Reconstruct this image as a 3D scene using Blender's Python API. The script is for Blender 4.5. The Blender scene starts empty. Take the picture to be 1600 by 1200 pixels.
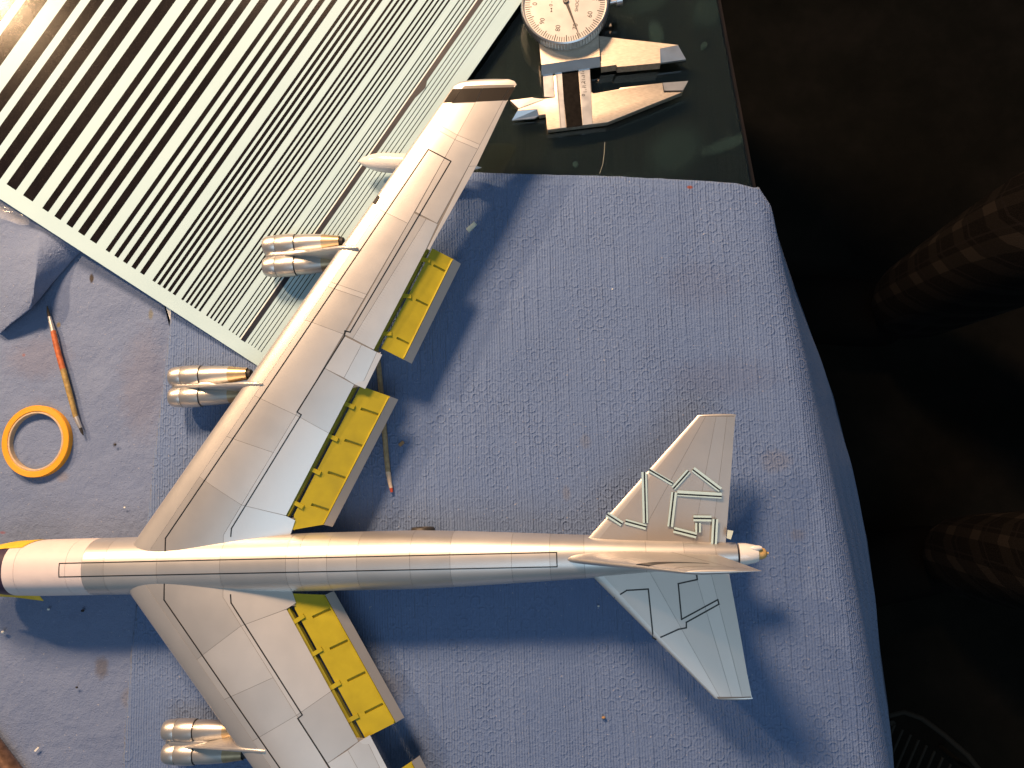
import bpy, bmesh, math, random
from mathutils import Vector, Matrix, noise

random.seed(7)
D = bpy.data
SC = bpy.context.scene
COL = SC.collection

# ------------------------------------------------------------------ camera
DZ = 0.011                          # how far the model sits below its drawing-board height
F_PX, CAM_H = 1290.0, 0.37 - DZ     # focal length in photo pixels, height above the glass
NAD = (940.0, 745.0)                # photo pixel straight below the phone
_a, _b = (NAD[0] - 800) / F_PX, -(NAD[1] - 600) / F_PX
_n = Vector((_a, _b, 1.0)).normalized()
_z = -_n
_x = Vector((1, 0, 0)); _x = (_x - _x.dot(_z) * _z).normalized()
_y = Vector((0, 1, 0)); _y = _y - _y.dot(_z) * _z; _y = (_y - _y.dot(_x) * _x).normalized()
cam_data = D.cameras.new('camera')
cam_data.sensor_width = 36.0
cam_data.lens = 36.0 * F_PX / 1600.0
cam_data.clip_start, cam_data.clip_end = 0.01, 50
cam = D.objects.new('camera', cam_data)
COL.objects.link(cam)
cam.matrix_world = Matrix(((_x[0], _x[1], -_x[2], 0), (_y[0], _y[1], -_y[2], 0), (_z[0], _z[1], -_z[2], CAM_H), (0, 0, 0, 1)))
SC.camera = cam

# ------------------------------------------------------------------ light
world = D.worlds.new('World'); SC.world = world; world.use_nodes = True
bg = world.node_tree.nodes['Background']
bg.inputs[0].default_value = (0.60, 0.80, 1.0, 1); bg.inputs[1].default_value = 0.15


def area(name, loc, target, size, watts, color, shape='DISK', size_y=None):
    l = D.lights.new(name, 'AREA'); l.shape = shape; l.size = size
    if size_y: l.size_y = size_y
    l.energy = watts; l.color = color
    o = D.objects.new(name, l); COL.objects.link(o)
    o.location = loc
    o.rotation_euler = (Vector(target) - Vector(loc)).to_track_quat('-Z', 'Y').to_euler()
    return o


area('desk_lamp_light', (-0.36, 0.80, 0.74), (-0.02, 0.02, 0.0), 0.23, 19.0, (1.0, 0.64, 0.38))
side = area('side_lamp_light', (-0.655, 0.525, 0.550), (-0.30, 0.20, 0.0), 0.05, 1.15, (1.0, 0.63, 0.34))
side.data.spread = math.radians(75)      # the lamp's shade keeps its light on the left half of the table
area('ceiling_bounce_light', (0.32, -0.80, 1.7), (0.05, -0.05, 0.0), 1.2, 8.0, (0.62, 0.83, 1.0), 'RECTANGLE', 1.0)
SC.view_settings.view_transform = 'Standard'
SC.view_settings.look = 'None'
SC.view_settings.exposure = 0.0
SC.view_settings.gamma = 1.0
SC.cycles.use_denoising = True
SC.cycles.max_bounces = 8
SC.cycles.sample_clamp_indirect = 6.0


# ------------------------------------------------------------------ helpers
HREF = CAM_H


def W(px, py, z=0.0):
    """point at height z seen at photo pixel (px, py)"""
    d = Vector(((px - 800) / F_PX, -(py - 600) / F_PX, 1.0))
    w = Vector((_x.dot(d), _y.dot(d), _z.dot(d)))
    t = (z - HREF) / w.z
    return Vector((w.x * t, w.y * t, z))


def lerp(a, b, t):
    return a + (b - a) * t


def interp(tab, x):
    if x <= tab[0][0]: return tab[0][1]
    for (a, b), (c, d) in zip(tab, tab[1:]):
        if x <= c:
            return b + (d - b) * (x - a) / (c - a)
    return tab[-1][1]


def smooth(me, ang=35):
    me.shade_smooth()
    try:
        me.set_sharp_from_angle(angle=math.radians(ang))
    except Exception:
        pass


def mesh_obj(name, verts, faces, mat, parent=None, smooth_angle=35, mats=None, fm=None):
    me = D.meshes.new(name)
    me.from_pydata([tuple(v) for v in verts], [], faces)
    me.validate()
    for m in (mats or [mat]):
        me.materials.append(m)
    if fm:
        for p, i in zip(me.polygons, fm): p.material_index = i
    me.update()
    bm = bmesh.new(); bm.from_mesh(me)
    bmesh.ops.recalc_face_normals(bm, faces=bm.faces)
    bm.to_mesh(me); bm.free()
    if smooth_angle: smooth(me, smooth_angle)
    o = D.objects.new(name, me)
    COL.objects.link(o)
    if parent is not None: adopt(o, parent)
    return o


def adopt(o, parent):
    o.parent = parent
    if parent.parent is None: o.matrix_parent_inverse = Matrix.Translation(parent.location).inverted()
    return o


def empty(name, loc):
    o = D.objects.new(name, None); o.location = loc
    o.empty_display_size = 0.01
    COL.objects.link(o)
    return o


def tag(o, label, cat, group=None, kind=None):
    o['label'] = label; o['category'] = cat
    if group: o['group'] = group
    if kind: o['kind'] = kind
    return o


def sheet(verts2d, z0, z1):
    """prism: list of world xy(z ignored) points between z0 and z1"""
    n = len(verts2d)
    v = [(p[0], p[1], z1) for p in verts2d] + [(p[0], p[1], z0) for p in verts2d]
    f = [list(range(n)), list(range(2 * n - 1, n - 1, -1))]
    for i in range(n):
        j = (i + 1) % n
        f.append([i, i + n, j + n, j])
    return v, f


def prism_obj(name, pts, z0, z1, mat, parent=None, bevel=0.0):
    v, f = sheet(pts, z0, z1)
    o = mesh_obj(name, v, f, mat, parent, 0)
    if bevel:
        bm = bmesh.new(); bm.from_mesh(o.data)
        bmesh.ops.bevel(bm, geom=list(bm.edges), offset=bevel, segments=2, profile=0.6, affect='EDGES', clamp_overlap=True)
        bm.to_mesh(o.data); bm.free()
        smooth(o.data, 30)
    return o


def tube(points, radii, n=16, cap=True):
    """swept round tube through points with radii"""
    pts = [Vector(p) for p in points]
    verts, faces = [], []
    up = Vector((0, 0, 1))
    for i, p in enumerate(pts):
        if i == 0: t = pts[1] - pts[0]
        elif i == len(pts) - 1: t = pts[-1] - pts[-2]
        else: t = pts[i + 1] - pts[i - 1]
        if t.length < 1e-9: t = pts[-1] - pts[0]
        t.normalize()
        s = t.cross(up)
        if s.length < 1e-4: s = t.cross(Vector((1, 0, 0)))
        s.normalize(); w = s.cross(t)
        for k in range(n):
            a = 2 * math.pi * k / n
            verts.append(p + (s * math.cos(a) + w * math.sin(a)) * radii[i])
    for i in range(len(pts) - 1):
        for k in range(n):
            k2 = (k + 1) % n
            faces.append([i * n + k, i * n + k2, (i + 1) * n + k2, (i + 1) * n + k])
    if cap:
        faces.append([k for k in range(n)][::-1])
        faces.append([(len(pts) - 1) * n + k for k in range(n)])
    return verts, faces


def join_parts(lst):
    V, Fc = [], []
    for v, f in lst:
        o = len(V); V += list(v); Fc += [[i + o for i in q] for q in f]
    return V, Fc


# ------------------------------------------------------------------ materials
class NT:
    def __init__(s, name):
        s.m = D.materials.new(name); s.m.use_nodes = True
        s.t = s.m.node_tree; s.n = s.t.nodes
        s.p = s.n['Principled BSDF']; s.out = s.n['Material Output']
        s._c = None

    def add(s, typ, **kw):
        nd = s.n.new(typ)
        for k, v in kw.items(): setattr(nd, k, v)
        return nd

    def link(s, a, b): s.t.links.new(a, b)

    def coord(s):
        if s._c is None: s._c = s.add('ShaderNodeNewGeometry').outputs['Position']
        return s._c

    def val(s, x, sock):
        if hasattr(x, 'is_linked') or hasattr(x, 'node'): s.link(x, sock)
        else: sock.default_value = x

    def math(s, op, a, b=None, c=None):
        nd = s.add('ShaderNodeMath', operation=op)
        s.val(a, nd.inputs[0])
        if b is not None: s.val(b, nd.inputs[1])
        if c is not None: s.val(c, nd.inputs[2])
        return nd.outputs[0]

    def noise(s, scale, detail=3, rough=0.55, vec=None, dist=0.0):
        nd = s.add('ShaderNodeTexNoise')
        nd.inputs['Scale'].default_value = scale
        nd.inputs['Detail'].default_value = detail
        nd.inputs['Roughness'].default_value = rough
        nd.inputs['Distortion'].default_value = dist
        s.link(vec or s.coord(), nd.inputs['Vector'])
        return nd.outputs['Fac']

    def ramp(s, fac, stops):
        nd = s.add('ShaderNodeValToRGB')
        e = nd.color_ramp.elements
        while len(e) < len(stops): e.new(0.5)
        for el, (p, c) in zip(e, stops):
            el.position = p; el.color = c if len(c) == 4 else (*c, 1)
        s.link(fac, nd.inputs[0])
        return nd.outputs[0]

    def mapr(s, fac, a, b, c, d):
        nd = s.add('ShaderNodeMapRange')
        s.val(fac, nd.inputs[0])
        for i, v in enumerate((a, b, c, d)): nd.inputs[i + 1].default_value = v
        return nd.outputs[0]

    def mix(s, fac, a, b):
        nd = s.add('ShaderNodeMix', data_type='RGBA')
        s.val(fac, nd.inputs['Factor'])
        for x, k in ((a, 6), (b, 7)):
            if isinstance(x, tuple): nd.inputs[k].default_value = x if len(x) == 4 else (*x, 1)
            else: s.link(x, nd.inputs[k])
        return nd.outputs[2]

    def bump(s, height, dist, strength=1.0, normal=None):
        nd = s.add('ShaderNodeBump')
        nd.inputs['Strength'].default_value = strength
        nd.inputs['Distance'].default_value = dist
        s.link(height, nd.inputs['Height'])
        if normal is not None: s.link(normal, nd.inputs['Normal'])
        s.link(nd.outputs[0], s.p.inputs['Normal'])
        return nd.outputs[0]

    def set(s, **kw):
        for k, v in kw.items():
            sock = s.p.inputs[k.replace('_', ' ')]
            if isinstance(v, tuple) and len(v) == 3: v = (*v, 1)
            s.val(v, sock)
        return s

    def xyz(s):
        nd = s.add('ShaderNodeSeparateXYZ'); s.link(s.coord(), nd.inputs[0])
        return nd.outputs

    def blob(s, px, py, rx, ry, z=0.0, rot=0.0, wob=0.35, soft=0.5, wscale=350):
        """soft-edged stain with an uneven outline round a place on the table"""
        c = W(px, py, z)
        o = s.xyz()
        dx = s.math('SUBTRACT', o[0], c.x); dy = s.math('SUBTRACT', o[1], c.y)
        ca, sa = math.cos(rot), math.sin(rot)
        u = s.math('ADD', s.math('MULTIPLY', dx, ca / rx), s.math('MULTIPLY', dy, sa / rx))
        v = s.math('ADD', s.math('MULTIPLY', dx, -sa / ry), s.math('MULTIPLY', dy, ca / ry))
        r = s.math('SQRT', s.math('ADD', s.math('MULTIPLY', u, u), s.math('MULTIPLY', v, v)))
        r = s.math('ADD', r, s.math('MULTIPLY', s.math('SUBTRACT', s.noise(wscale, 3), 0.5), wob * 2))
        return s.mapr(r, 1.0, 1.0 - soft, 0.0, 1.0)


def plain(name, col, rough=0.5, metal=0.0, vary=0.08, vscale=200, bump=0.0, bscale=2000, **kw):
    t = NT(name)
    nz = t.noise(vscale, 4)
    c2 = tuple(min(1, c * (1 + vary)) for c in col); c1 = tuple(c * (1 - vary) for c in col)
    t.set(Base_Color=t.ramp(nz, [(0.3, c1), (0.7, c2)]), Roughness=t.mapr(nz, 0.3, 0.7, rough * 0.9, min(1, rough * 1.1)), Metallic=metal, **kw)
    if bump: t.bump(t.noise(bscale, 2), bump)
    return t.m


def silver(name, col, rough, metal):
    t = NT(name)
    n1 = t.noise(90, 4); n2 = t.noise(2500, 2)
    c1 = tuple(c * 0.975 for c in col); c2 = tuple(min(1, c * 1.025) for c in col)
    base = t.ramp(n1, [(0.3, c1), (0.7, c2)])
    spots = t.ramp(t.noise(420, 3, 0.7), [(0.66, (0, 0, 0)), (0.78, (1, 1, 1))])
    t.set(Base_Color=t.mix(t.math('MULTIPLY', spots, 0.06), base, (0.35, 0.33, 0.31)),
          Roughness=t.mapr(n1, 0.3, 0.7, rough - 0.012, rough + 0.016), Metallic=metal)
    t.bump(n2, 0.000012)
    return t.m


M = {}
M['silver'] = silver('silver_lacquer', (0.67, 0.655, 0.64), 0.40, 0.76)
M['silver_b'] = silver('silver_lacquer_bright', (0.69, 0.675, 0.66), 0.41, 0.74)
M['silver_c'] = silver('silver_lacquer_dull', (0.61, 0.595, 0.58), 0.41, 0.78)
M['silver_t'] = silver('silver_lacquer_tail', (0.52, 0.485, 0.46), 0.42, 0.76)
M['silver_t2'] = silver('silver_lacquer_tail_dull', (0.50, 0.465, 0.44), 0.43, 0.76)
M['silver_d'] = silver('silver_lacquer_grey', (0.58, 0.565, 0.55), 0.44, 0.74)
M['nacelle'] = silver('nacelle_silver', (0.60, 0.585, 0.57), 0.38, 0.85)
M['groove'] = plain('panel_wash', (0.20, 0.19, 0.18), 0.6, 0.2)
M['burnt'] = plain('burnt_metal', (0.50, 0.385, 0.24), 0.38, 0.8, 0.15, 300)
M['exhaust'] = plain('exhaust_black', (0.012, 0.012, 0.014), 0.6)
M['band'] = plain('tip_band_brown', (0.020, 0.016, 0.013), 0.6, 0.0, Specular_IOR_Level=0.2)
M['cream'] = plain('cream_primer', (0.67, 0.61, 0.62), 0.5, 0.0, 0.03)
M['line'] = plain('black_decal_line', (0.008, 0.008, 0.009), 0.35)
M['yellow'] = plain('zinc_yellow', (0.40, 0.335, 0.018), 0.5, 0.0, 0.10, 120, Specular_IOR_Level=0.25)
M['yellow_d'] = plain('zinc_yellow_edge', (0.30, 0.27, 0.02), 0.45)
M['white_gloss'] = plain('gloss_white', (0.80, 0.77, 0.74), 0.16, 0.0, 0.02, Coat_Weight=0.5)
M['tyre'] = plain('tyre_dark', (0.035, 0.032, 0.03), 0.5, 0.0, 0.3, 600)
M['gunmetal'] = plain('gunmetal', (0.16, 0.15, 0.14), 0.35, 0.8)
M['ochre'] = plain('ochre_paint', (0.62, 0.40, 0.15), 0.45)
M['purple'] = plain('masked_dark', (0.03, 0.018, 0.05), 0.5)
M['steel'] = None
t = NT('brushed_steel')
mp = t.add('ShaderNodeMapping'); mp.inputs['Scale'].default_value = (500, 9000, 500); mp.inputs['Rotation'].default_value = (0, 0, 1.45)
t.link(t.coord(), mp.inputs[0])
br = t.noise(1.0, 3, 0.6, mp.outputs[0])
t.set(Base_Color=t.ramp(br, [(0.25, (0.50, 0.43, 0.35)), (0.75, (0.80, 0.71, 0.60))]), Metallic=0.85, Roughness=t.mapr(br, 0.3, 0.7, 0.36, 0.50))
t.bump(br, 0.00003)
M['steel'] = t.m
M['steel_smooth'] = plain('ground_steel', (0.55, 0.57, 0.60), 0.30, 0.85, 0.05)
M['dial_face'] = plain('dial_face', (0.60, 0.58, 0.56), 0.32, 0.25, 0.03, Coat_Weight=0.6, Coat_Roughness=0.06)
M['ink'] = plain('dial_ink', (0.035, 0.03, 0.028), 0.5)
M['bezel'] = plain('knurled_bezel', (0.55, 0.56, 0.58), 0.32, 0.9)
M['black_plastic'] = plain('black_inlay', (0.005, 0.0042, 0.004), 0.35, 0.0, 0.4, 500, Specular_IOR_Level=0.08)

# decal paper and its ink
t = NT('decal_backing_paper')
nz = t.noise(60, 4)
t.set(Base_Color=t.ramp(nz, [(0.3, (0.435, 0.620, 0.710)), (0.7, (0.465, 0.650, 0.740))]), Roughness=0.16, Specular_IOR_Level=0.16)
t.bump(t.noise(5000, 2), 0.00001)
M['paper'] = t.m
t = NT('decal_black_ink')
gr = t.noise(2600, 4, 0.75); big = t.noise(140, 4)
sp = t.ramp(t.noise(3800, 1), [(0.70, (0, 0, 0)), (0.76, (1, 1, 1))])
t.set(Base_Color=t.mix(t.math('MULTIPLY', sp, 0.30), t.ramp(big, [(0.3, (0.005, 0.004, 0.005)), (0.7, (0.010, 0.008, 0.009))]), (0.25, 0.2, 0.18)),
      Roughness=t.mapr(gr, 0.3, 0.7, 0.12, 0.18), Specular_IOR_Level=0.22)
t.bump(gr, 0.000012)
M['ink_sheet'] = t.m
M['navy'] = plain('cut_strip_navy', (0.010, 0.014, 0.028), 0.35)
M['white_edge'] = plain('cut_paper_edge', (0.85, 0.86, 0.84), 0.6)


# blue paper towels
def towel(name, ribs, col_a, col_b):
    t = NT(name)
    o = t.xyz()
    wob = t.noise(45, 3)
    fine = t.noise(1500, 3, 0.6)
    if ribs:
        # ribs run up the photo, leaning a little
        sx = t.math('ADD', t.math('MULTIPLY', o[0], 1.0), t.math('MULTIPLY', o[1], 0.035))
        w2 = t.math('ADD', sx, t.math('MULTIPLY', t.math('SUBTRACT', wob, 0.5), 0.0016))
        rib = t.math('SINE', t.math('MULTIPLY', w2, 2 * math.pi / 0.00118))
        st = t.math('SINE', t.math('MULTIPLY', t.math('ADD', sx, t.math('MULTIPLY', t.noise(18, 2), 0.006)), 2 * math.pi / 0.0058))
        streak = t.math('MULTIPLY', t.math('POWER', t.math('MAXIMUM', st, 0.0), 5.0), t.mapr(t.noise(33, 2), 0.35, 0.65, 0.2, 1.0))
        # staggered embossed rings
        P = 0.0053
        gx = t.math('DIVIDE', w2, P); gy = t.math('DIVIDE', o[1], P * 0.866)
        row = t.math('FLOOR', gy)
        gx2 = t.math('ADD', gx, t.math('MULTIPLY', row, 0.5))
        fx = t.math('SUBTRACT', t.math('FRACT', gx2), 0.5)
        fy = t.math('MULTIPLY', t.math('SUBTRACT', t.math('FRACT', gy), 0.5), 0.866)
        rr = t.math('SQRT', t.math('ADD', t.math('MULTIPLY', fx, fx), t.math('MULTIPLY', fy, fy)))
        rr = t.math('ADD', rr, t.math('MULTIPLY', t.math('SUBTRACT', t.noise(900, 2), 0.5), 0.07))
        ring = t.math('SUBTRACT', 1.0, t.math('MULTIPLY', t.math('ABSOLUTE', t.math('SUBTRACT', rr, 0.345)), 9.0))
        ring = t.math('MAXIMUM', ring, 0.0)
        keep = t.mapr(t.noise(24, 3), 0.36, 0.58, 0.25, 1.0)
        ring = t.math('MULTIPLY', ring, keep)
        ribk = t.mapr(t.noise(60, 2), 0.3, 0.7, 0.5, 1.0)
        h = t.math('ADD', t.math('MULTIPLY', t.math('MULTIPLY', rib, ribk), 0.36), t.math('MULTIPLY', t.math('MULTIPLY', ring, t.mapr(t.noise(150, 2), 0.35, 0.65, 0.4, 1.0)), 0.85))
        h = t.math('ADD', h, t.math('MULTIPLY', streak, 0.75))
        h = t.math('ADD', h, t.math('MULTIPLY', fine, 1.0))
        h = t.math('ADD', h, t.math('MULTIPLY', t.noise(260, 3), 1.4))
        dist = 0.00039
    else:
        h = t.math('ADD', t.math('MULTIPLY', t.noise(330, 4, 0.65), 2.2), t.math('MULTIPLY', fine, 1.2))
        h = t.math('ADD', h, t.math('MULTIPLY', t.noise(60, 3), 5.0))
        dist = 0.00032
    nz = t.noise(30, 5, 0.6)
    col = t.ramp(nz, [(0.28, col_a), (0.72, col_b)])
    fib = t.noise(2600, 2, 0.7)
    col = t.mix(t.mapr(fib, 0.35, 0.75, 0.0, 0.28), col, tuple(min(1, c * 1.55) for c in col_b))
    dust = t.ramp(t.noise(900, 1), [(0.735, (0, 0, 0)), (0.77, (1, 1, 1))])
    col = t.mix(t.math('MULTIPLY', dust, 0.35), col, (0.55, 0.52, 0.50))
    stains = [(1245, 835, .004, .003, (0.17, 0.175, 0.22), .35), (885, 770, .0022, .004, (0.17, 0.175, 0.21), .35), (1090, 445, .02, .012, (0.112, 0.15, 0.27), .35),
              (1077, 295, .0016, .0010, (0.22, 0.05, 0.02), .9), (1130, 590, .03, .01, (0.108, 0.14, 0.25), .35), (1210, 720, .008, .006, (0.16, 0.17, 0.22), .35),
              (915, 690, .003, .004, (0.16, 0.17, 0.2), .3), (600, 1080, .012, .01, (0.13, 0.14, 0.18), .4)] if ribs else \
             [(145, 436, .0013, .0026, (0.045, 0.035, 0.025), .95), (238, 492, .0015, .0032, (0.17, 0.18, 0.16), .85), (160, 1043, .004, .006, (0.10, 0.09, 0.09), .6),
              (60, 560, .02, .012, (0.17, 0.17, 0.24), .4), (38, 555, .0010, .0009, (0.26, 0.09, 0.08), .6), (5, 832, .002, .0008, (0.24, 0.07, 0.09), .6),
              (100, 745, .004, .003, (0.2, 0.19, 0.22), .5), (198, 1090, .003, .005, (0.16, 0.165, 0.2), .5), (225, 600, .014, .03, (0.16, 0.165, 0.235), .4),
              (93, 508, .0012, .0016, (0.25, 0.2, 0.08), .8), (180, 695, .0012, .0014, (0.03, 0.03, 0.04), .5)]
    for px, py, rx, ry, c, k in stains:
        col = t.mix(t.math('MULTIPLY', t.blob(px, py, rx, ry), k), col, c)
    t.set(Base_Color=col, Roughness=0.92, Sheen_Weight=0.15, Sheen_Roughness=0.6)
    t.p.inputs['Specular IOR Level'].default_value = 0.15
    t.bump(h, dist)
    return t.m


M['towel'] = towel('ribbed_blue_towel', True, (0.106, 0.168, 0.322), (0.130, 0.197, 0.362))
M['towel_flat'] = towel('flat_blue_towel', False, (0.126, 0.178, 0.315), (0.156, 0.210, 0.350))

# glass sheet with smudges
t = NT('smeared_table_glass')
sm = t.noise(25, 5, 0.6)
scr = t.add('ShaderNodeMapping'); scr.inputs['Scale'].default_value = (40, 1600, 1); scr.inputs['Rotation'].default_value = (0, 0, 0.6)
t.link(t.coord(), scr.inputs[0])
sc1 = t.ramp(t.noise(1.0, 2, 0.5, scr.outputs[0]), [(0.70, (0, 0, 0)), (0.74, (1, 1, 1))])
dust = t.ramp(t.noise(1700, 2, 0.6), [(0.715, (0, 0, 0)), (0.75, (1, 1, 1))])
hz = t.math('ADD', t.math('MULTIPLY', sm, 0.012), t.math('ADD', t.math('MULTIPLY', sc1, 0.03), t.math('MULTIPLY', dust, 0.25)))
col = t.mix(0.0, (0.16, 0.19, 0.17), (0.2, 0.2, 0.2))
mask = hz
for px, py, rx, ry, rot, k in [(1025, 52, .004, .008, .2, .30), (1100, 70, .0022, .0016, .6, .34), (1135, 225, .014, .0035, .35, .26), (1055, 235, .016, .012, .6, .16),
                               (899, 256, .0016, .0018, 0, .55), (1010, 5, .012, .006, .3, .14), (1105, 20, .009, .009, 0, .14), (965, 285, .03, .006, 0, .08)]:
    mask = t.math('ADD', mask, t.math('MULTIPLY', t.blob(px, py, rx, ry, 0, rot), k))
t.set(Base_Color=(0.50, 0.62, 0.57), Roughness=0.04, IOR=1.5, Transmission_Weight=1.0)
df = t.add('ShaderNodeBsdfDiffuse'); df.inputs[0].default_value = (0.045, 0.085, 0.082, 1)
mx = t.add('ShaderNodeMixShader')
t.link(mask, mx.inputs[0]); t.link(t.p.outputs[0], mx.inputs[1]); t.link(df.outputs[0], mx.inputs[2])
t.link(mx.outputs[0], t.out.inputs[0])
M['glass'] = t.m

t = NT('dark_varnished_wood')
mp = t.add('ShaderNodeMapping'); mp.inputs['Scale'].default_value = (220, 9, 40)
t.link(t.coord(), mp.inputs[0])
g = t.noise(1.0, 5, 0.6, mp.outputs[0], 0.6)
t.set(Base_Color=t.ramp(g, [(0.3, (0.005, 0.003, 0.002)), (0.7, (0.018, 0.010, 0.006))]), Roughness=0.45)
t.bump(g, 0.0002)
M['wood'] = t.m
t = NT('dark_floor_concrete')
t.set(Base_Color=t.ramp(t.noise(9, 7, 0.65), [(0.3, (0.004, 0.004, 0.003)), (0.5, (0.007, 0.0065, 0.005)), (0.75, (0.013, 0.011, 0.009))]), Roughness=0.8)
t.p.inputs['Specular IOR Level'].default_value = 0.05
M['floor'] = t.m


# ================================================================== setting
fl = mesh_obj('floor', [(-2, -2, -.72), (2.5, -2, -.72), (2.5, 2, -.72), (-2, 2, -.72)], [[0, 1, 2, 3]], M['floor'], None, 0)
fl['kind'] = 'structure'

e0, e1 = W(1120, 0), W(1174, 286)
ed = (e1 - e0).normalized(); en = Vector((-ed.y, ed.x, 0))      # edge direction (down the photo) and outward normal
if en.x < 0: en = -en


def edge_at(y, off=0.0):
    t_ = (y - e0.y) / ed.y
    p = e0 + ed * t_ + en * off
    return (p.x, p.y)


table = empty('work_table', (0, 0, -0.72))
tag(table, 'dark wooden work table topped with a smeared greenish glass sheet', 'table')
prism_obj('glass_sheet', [edge_at(0.55), edge_at(-0.60), (-0.75, -0.60), (-0.75, 0.55)], -0.0042, 0.0, M['glass'], table, 0.0006)
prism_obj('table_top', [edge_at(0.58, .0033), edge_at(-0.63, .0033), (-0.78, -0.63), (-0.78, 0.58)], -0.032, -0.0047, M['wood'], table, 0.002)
for lx, ly in ((-.7, .5), (-.7, -.55), (0.06, .5), (.13, -.55)):
    prism_obj('leg', [(lx - .025, ly - .025), (lx + .025, ly - .025), (lx + .025, ly + .025), (lx - .025, ly + .025)], -0.72, -0.0325, M['wood'], table, 0.003)

# ------------------------------------------------------------------ ribbed towel on the right, hanging over the edge
left_e = [(200, 480), (487, 270), (600, 258), (726, 241), (789, 235), (953, 214), (1030, 205), (1174, 194), (1330, 180)]
crest = [(283, 1178), (300, 1183), (326, 1190), (418, 1206), (562, 1238), (626, 1250), (784, 1285), (862, 1301), (950, 1318), (1042, 1335), (1103, 1346), (1330, 1392)]
hem = [(283, 1184), (300, 1195), (326, 1203), (439, 1240), (612, 1301), (718, 1327), (836, 1353), (919, 1364), (1016, 1374), (1103, 1386), (1197, 1389), (1330, 1392)]
hemz = [(283, -.006), (300, -.014), (330, -.030), (439, -.065), (612, -.092), (836, -.105), (1330, -.100)]


def top_y(px):
    return interp([(180, 262), (740, 270), (815, 272.5), (955, 276), (1095, 283), (1150, 287), (1185, 296)], px)


V, Fc = [], []
NR, NC, ND = 200, 190, 16
for j in range(NR + 1):
    v = j / NR
    py0 = 283 + (1330 - 283) * v ** 1.05
    xl, xr = interp(left_e, py0), interp(crest, py0)
    pl, pr = W(xl, py0), W(xr, py0)
    if j == 0:
        pass
    for i in range(NC + 1):
        u = i / NC
        px = xl + (xr - xl) * u
        yy = py0
        ty = top_y(px)
        yy = ty + (1330 - ty) * (v ** 1.05) + (0.8 * noise.noise((px * .05, 3, 1)) if j == 0 else 0)
        z = 0.0013
        p = W(px, yy, 0)
        wr = noise.noise((p.x * 22, p.y * 9, 0.3)) * 0.0010 + noise.noise((p.x * 80, p.y * 16, 5)) * 0.00032
        lift = 0.0011 * max(0, noise.noise((p.x * 6 + 3, p.y * 6, 2)))
        z += max(-0.0008, wr) + lift
        fade = min(1, (1 - u) * NC / 7)
        z = 0.0011 + (z - 0.0011) * fade - 0.0006 * (1 - fade)
        if j < 3: z = min(z, 0.0012)
        q = W(px, yy, z)
        V.append(q)
    # drape
    hz_ = interp(hemz, py0)
    hp = W(interp(hem, py0), max(py0, yy), hz_)
    cr = Vector(V[-1])
    for k in range(1, ND + 1):
        s_ = k / ND
        bend = math.sin(s_ * math.pi / 2)
        q = cr.lerp(hp, s_)
        q += en * (0.0048 * (1 - math.exp(-s_ * 30)) * (1 - s_) * min(1, -hz_ / .02))
        rip = math.sin(q.y * 95 + s_ * 2) * 0.0016 + noise.noise((q.y * 40, s_ * 2, 3)) * 0.0022 + math.sin(q.y * 34 + 1) * .0016
        rip *= 0.3 * s_ * min(1, -hz_ / .02) * (0.0 if k == ND else 1.0) + (0.0)
        fold = math.sin(s_ * 22 + q.y * 18) * 0.0012 * min(1, -hz_ / .03) * (1 if 0 < k < ND else 0) * min(1, max(0, (-q.y + .02) * 9))
        q += en * (rip + fold)
        V.append(q)
n_ = NC + ND + 1
for j in range(NR):
    for i in range(n_ - 1):
        a = j * n_ + i
        Fc.append([a, a + 1, a + n_ + 1, a + n_])
tw = mesh_obj('paper_towel', V, Fc, M['towel'], None, 180)
so = tw.modifiers.new('thickness', 'SOLIDIFY'); so.thickness = 0.0006; so.offset = -1
tag(tw, 'large ribbed blue paper towel under the bomber, drooping over the right table edge', 'towel', 'blue paper towels')

# ------------------------------------------------------------------ flat old towel on the left
V, Fc = [], []
right_t = [(300, 230), (470, 254), (478, 257), (512, 265), (600, 290), (1330, 290)]
NR2, NC2 = 110, 60
for j in range(NR2 + 1):
    py = 300 + (1330 - 300) * j / NR2
    xr = interp(right_t, py)
    for i in range(NC2 + 1):
        px = -170 + (xr + 170) * i / NC2
        p = W(px, py, 0)
        z = 0.0005
        if px < interp(left_e, py) - 14 and px < xr - 4:
            z += 0.0010 * max(0, noise.noise((p.x * 26, p.y * 26, 1)) + .2) + 0.0004 * noise.noise((p.x * 90, p.y * 90, 4))
        V.append(W(px, py, max(0.0004, min(z, .0018))))
for j in range(NR2):
    for i in range(NC2):
        a = j * (NC2 + 1) + i
        Fc.append([a, a + 1, a + NC2 + 2, a + NC2 + 1])
tw2 = mesh_obj('paper_towel', V, Fc, M['towel_flat'], None, 180)
tag(tw2, 'flat felt-like blue paper towel with paint stains at the left, beneath the tape roll', 'towel', 'blue paper towels')

# ------------------------------------------------------------------ folded towel corner, upper left
def strip_curve(pts, n):
    out = []
    L = [0]
    for a, b in zip(pts, pts[1:]): L.append(L[-1] + (Vector(b) - Vector(a)).length)
    for k in range(n + 1):
        d = L[-1] * k / n
        for i in range(len(pts) - 1):
            if d <= L[i + 1] + 1e-12:
                out.append(Vector(pts[i]).lerp(Vector(pts[i + 1]), (d - L[i]) / max(1e-12, L[i + 1] - L[i]))); break
    return out


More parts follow.
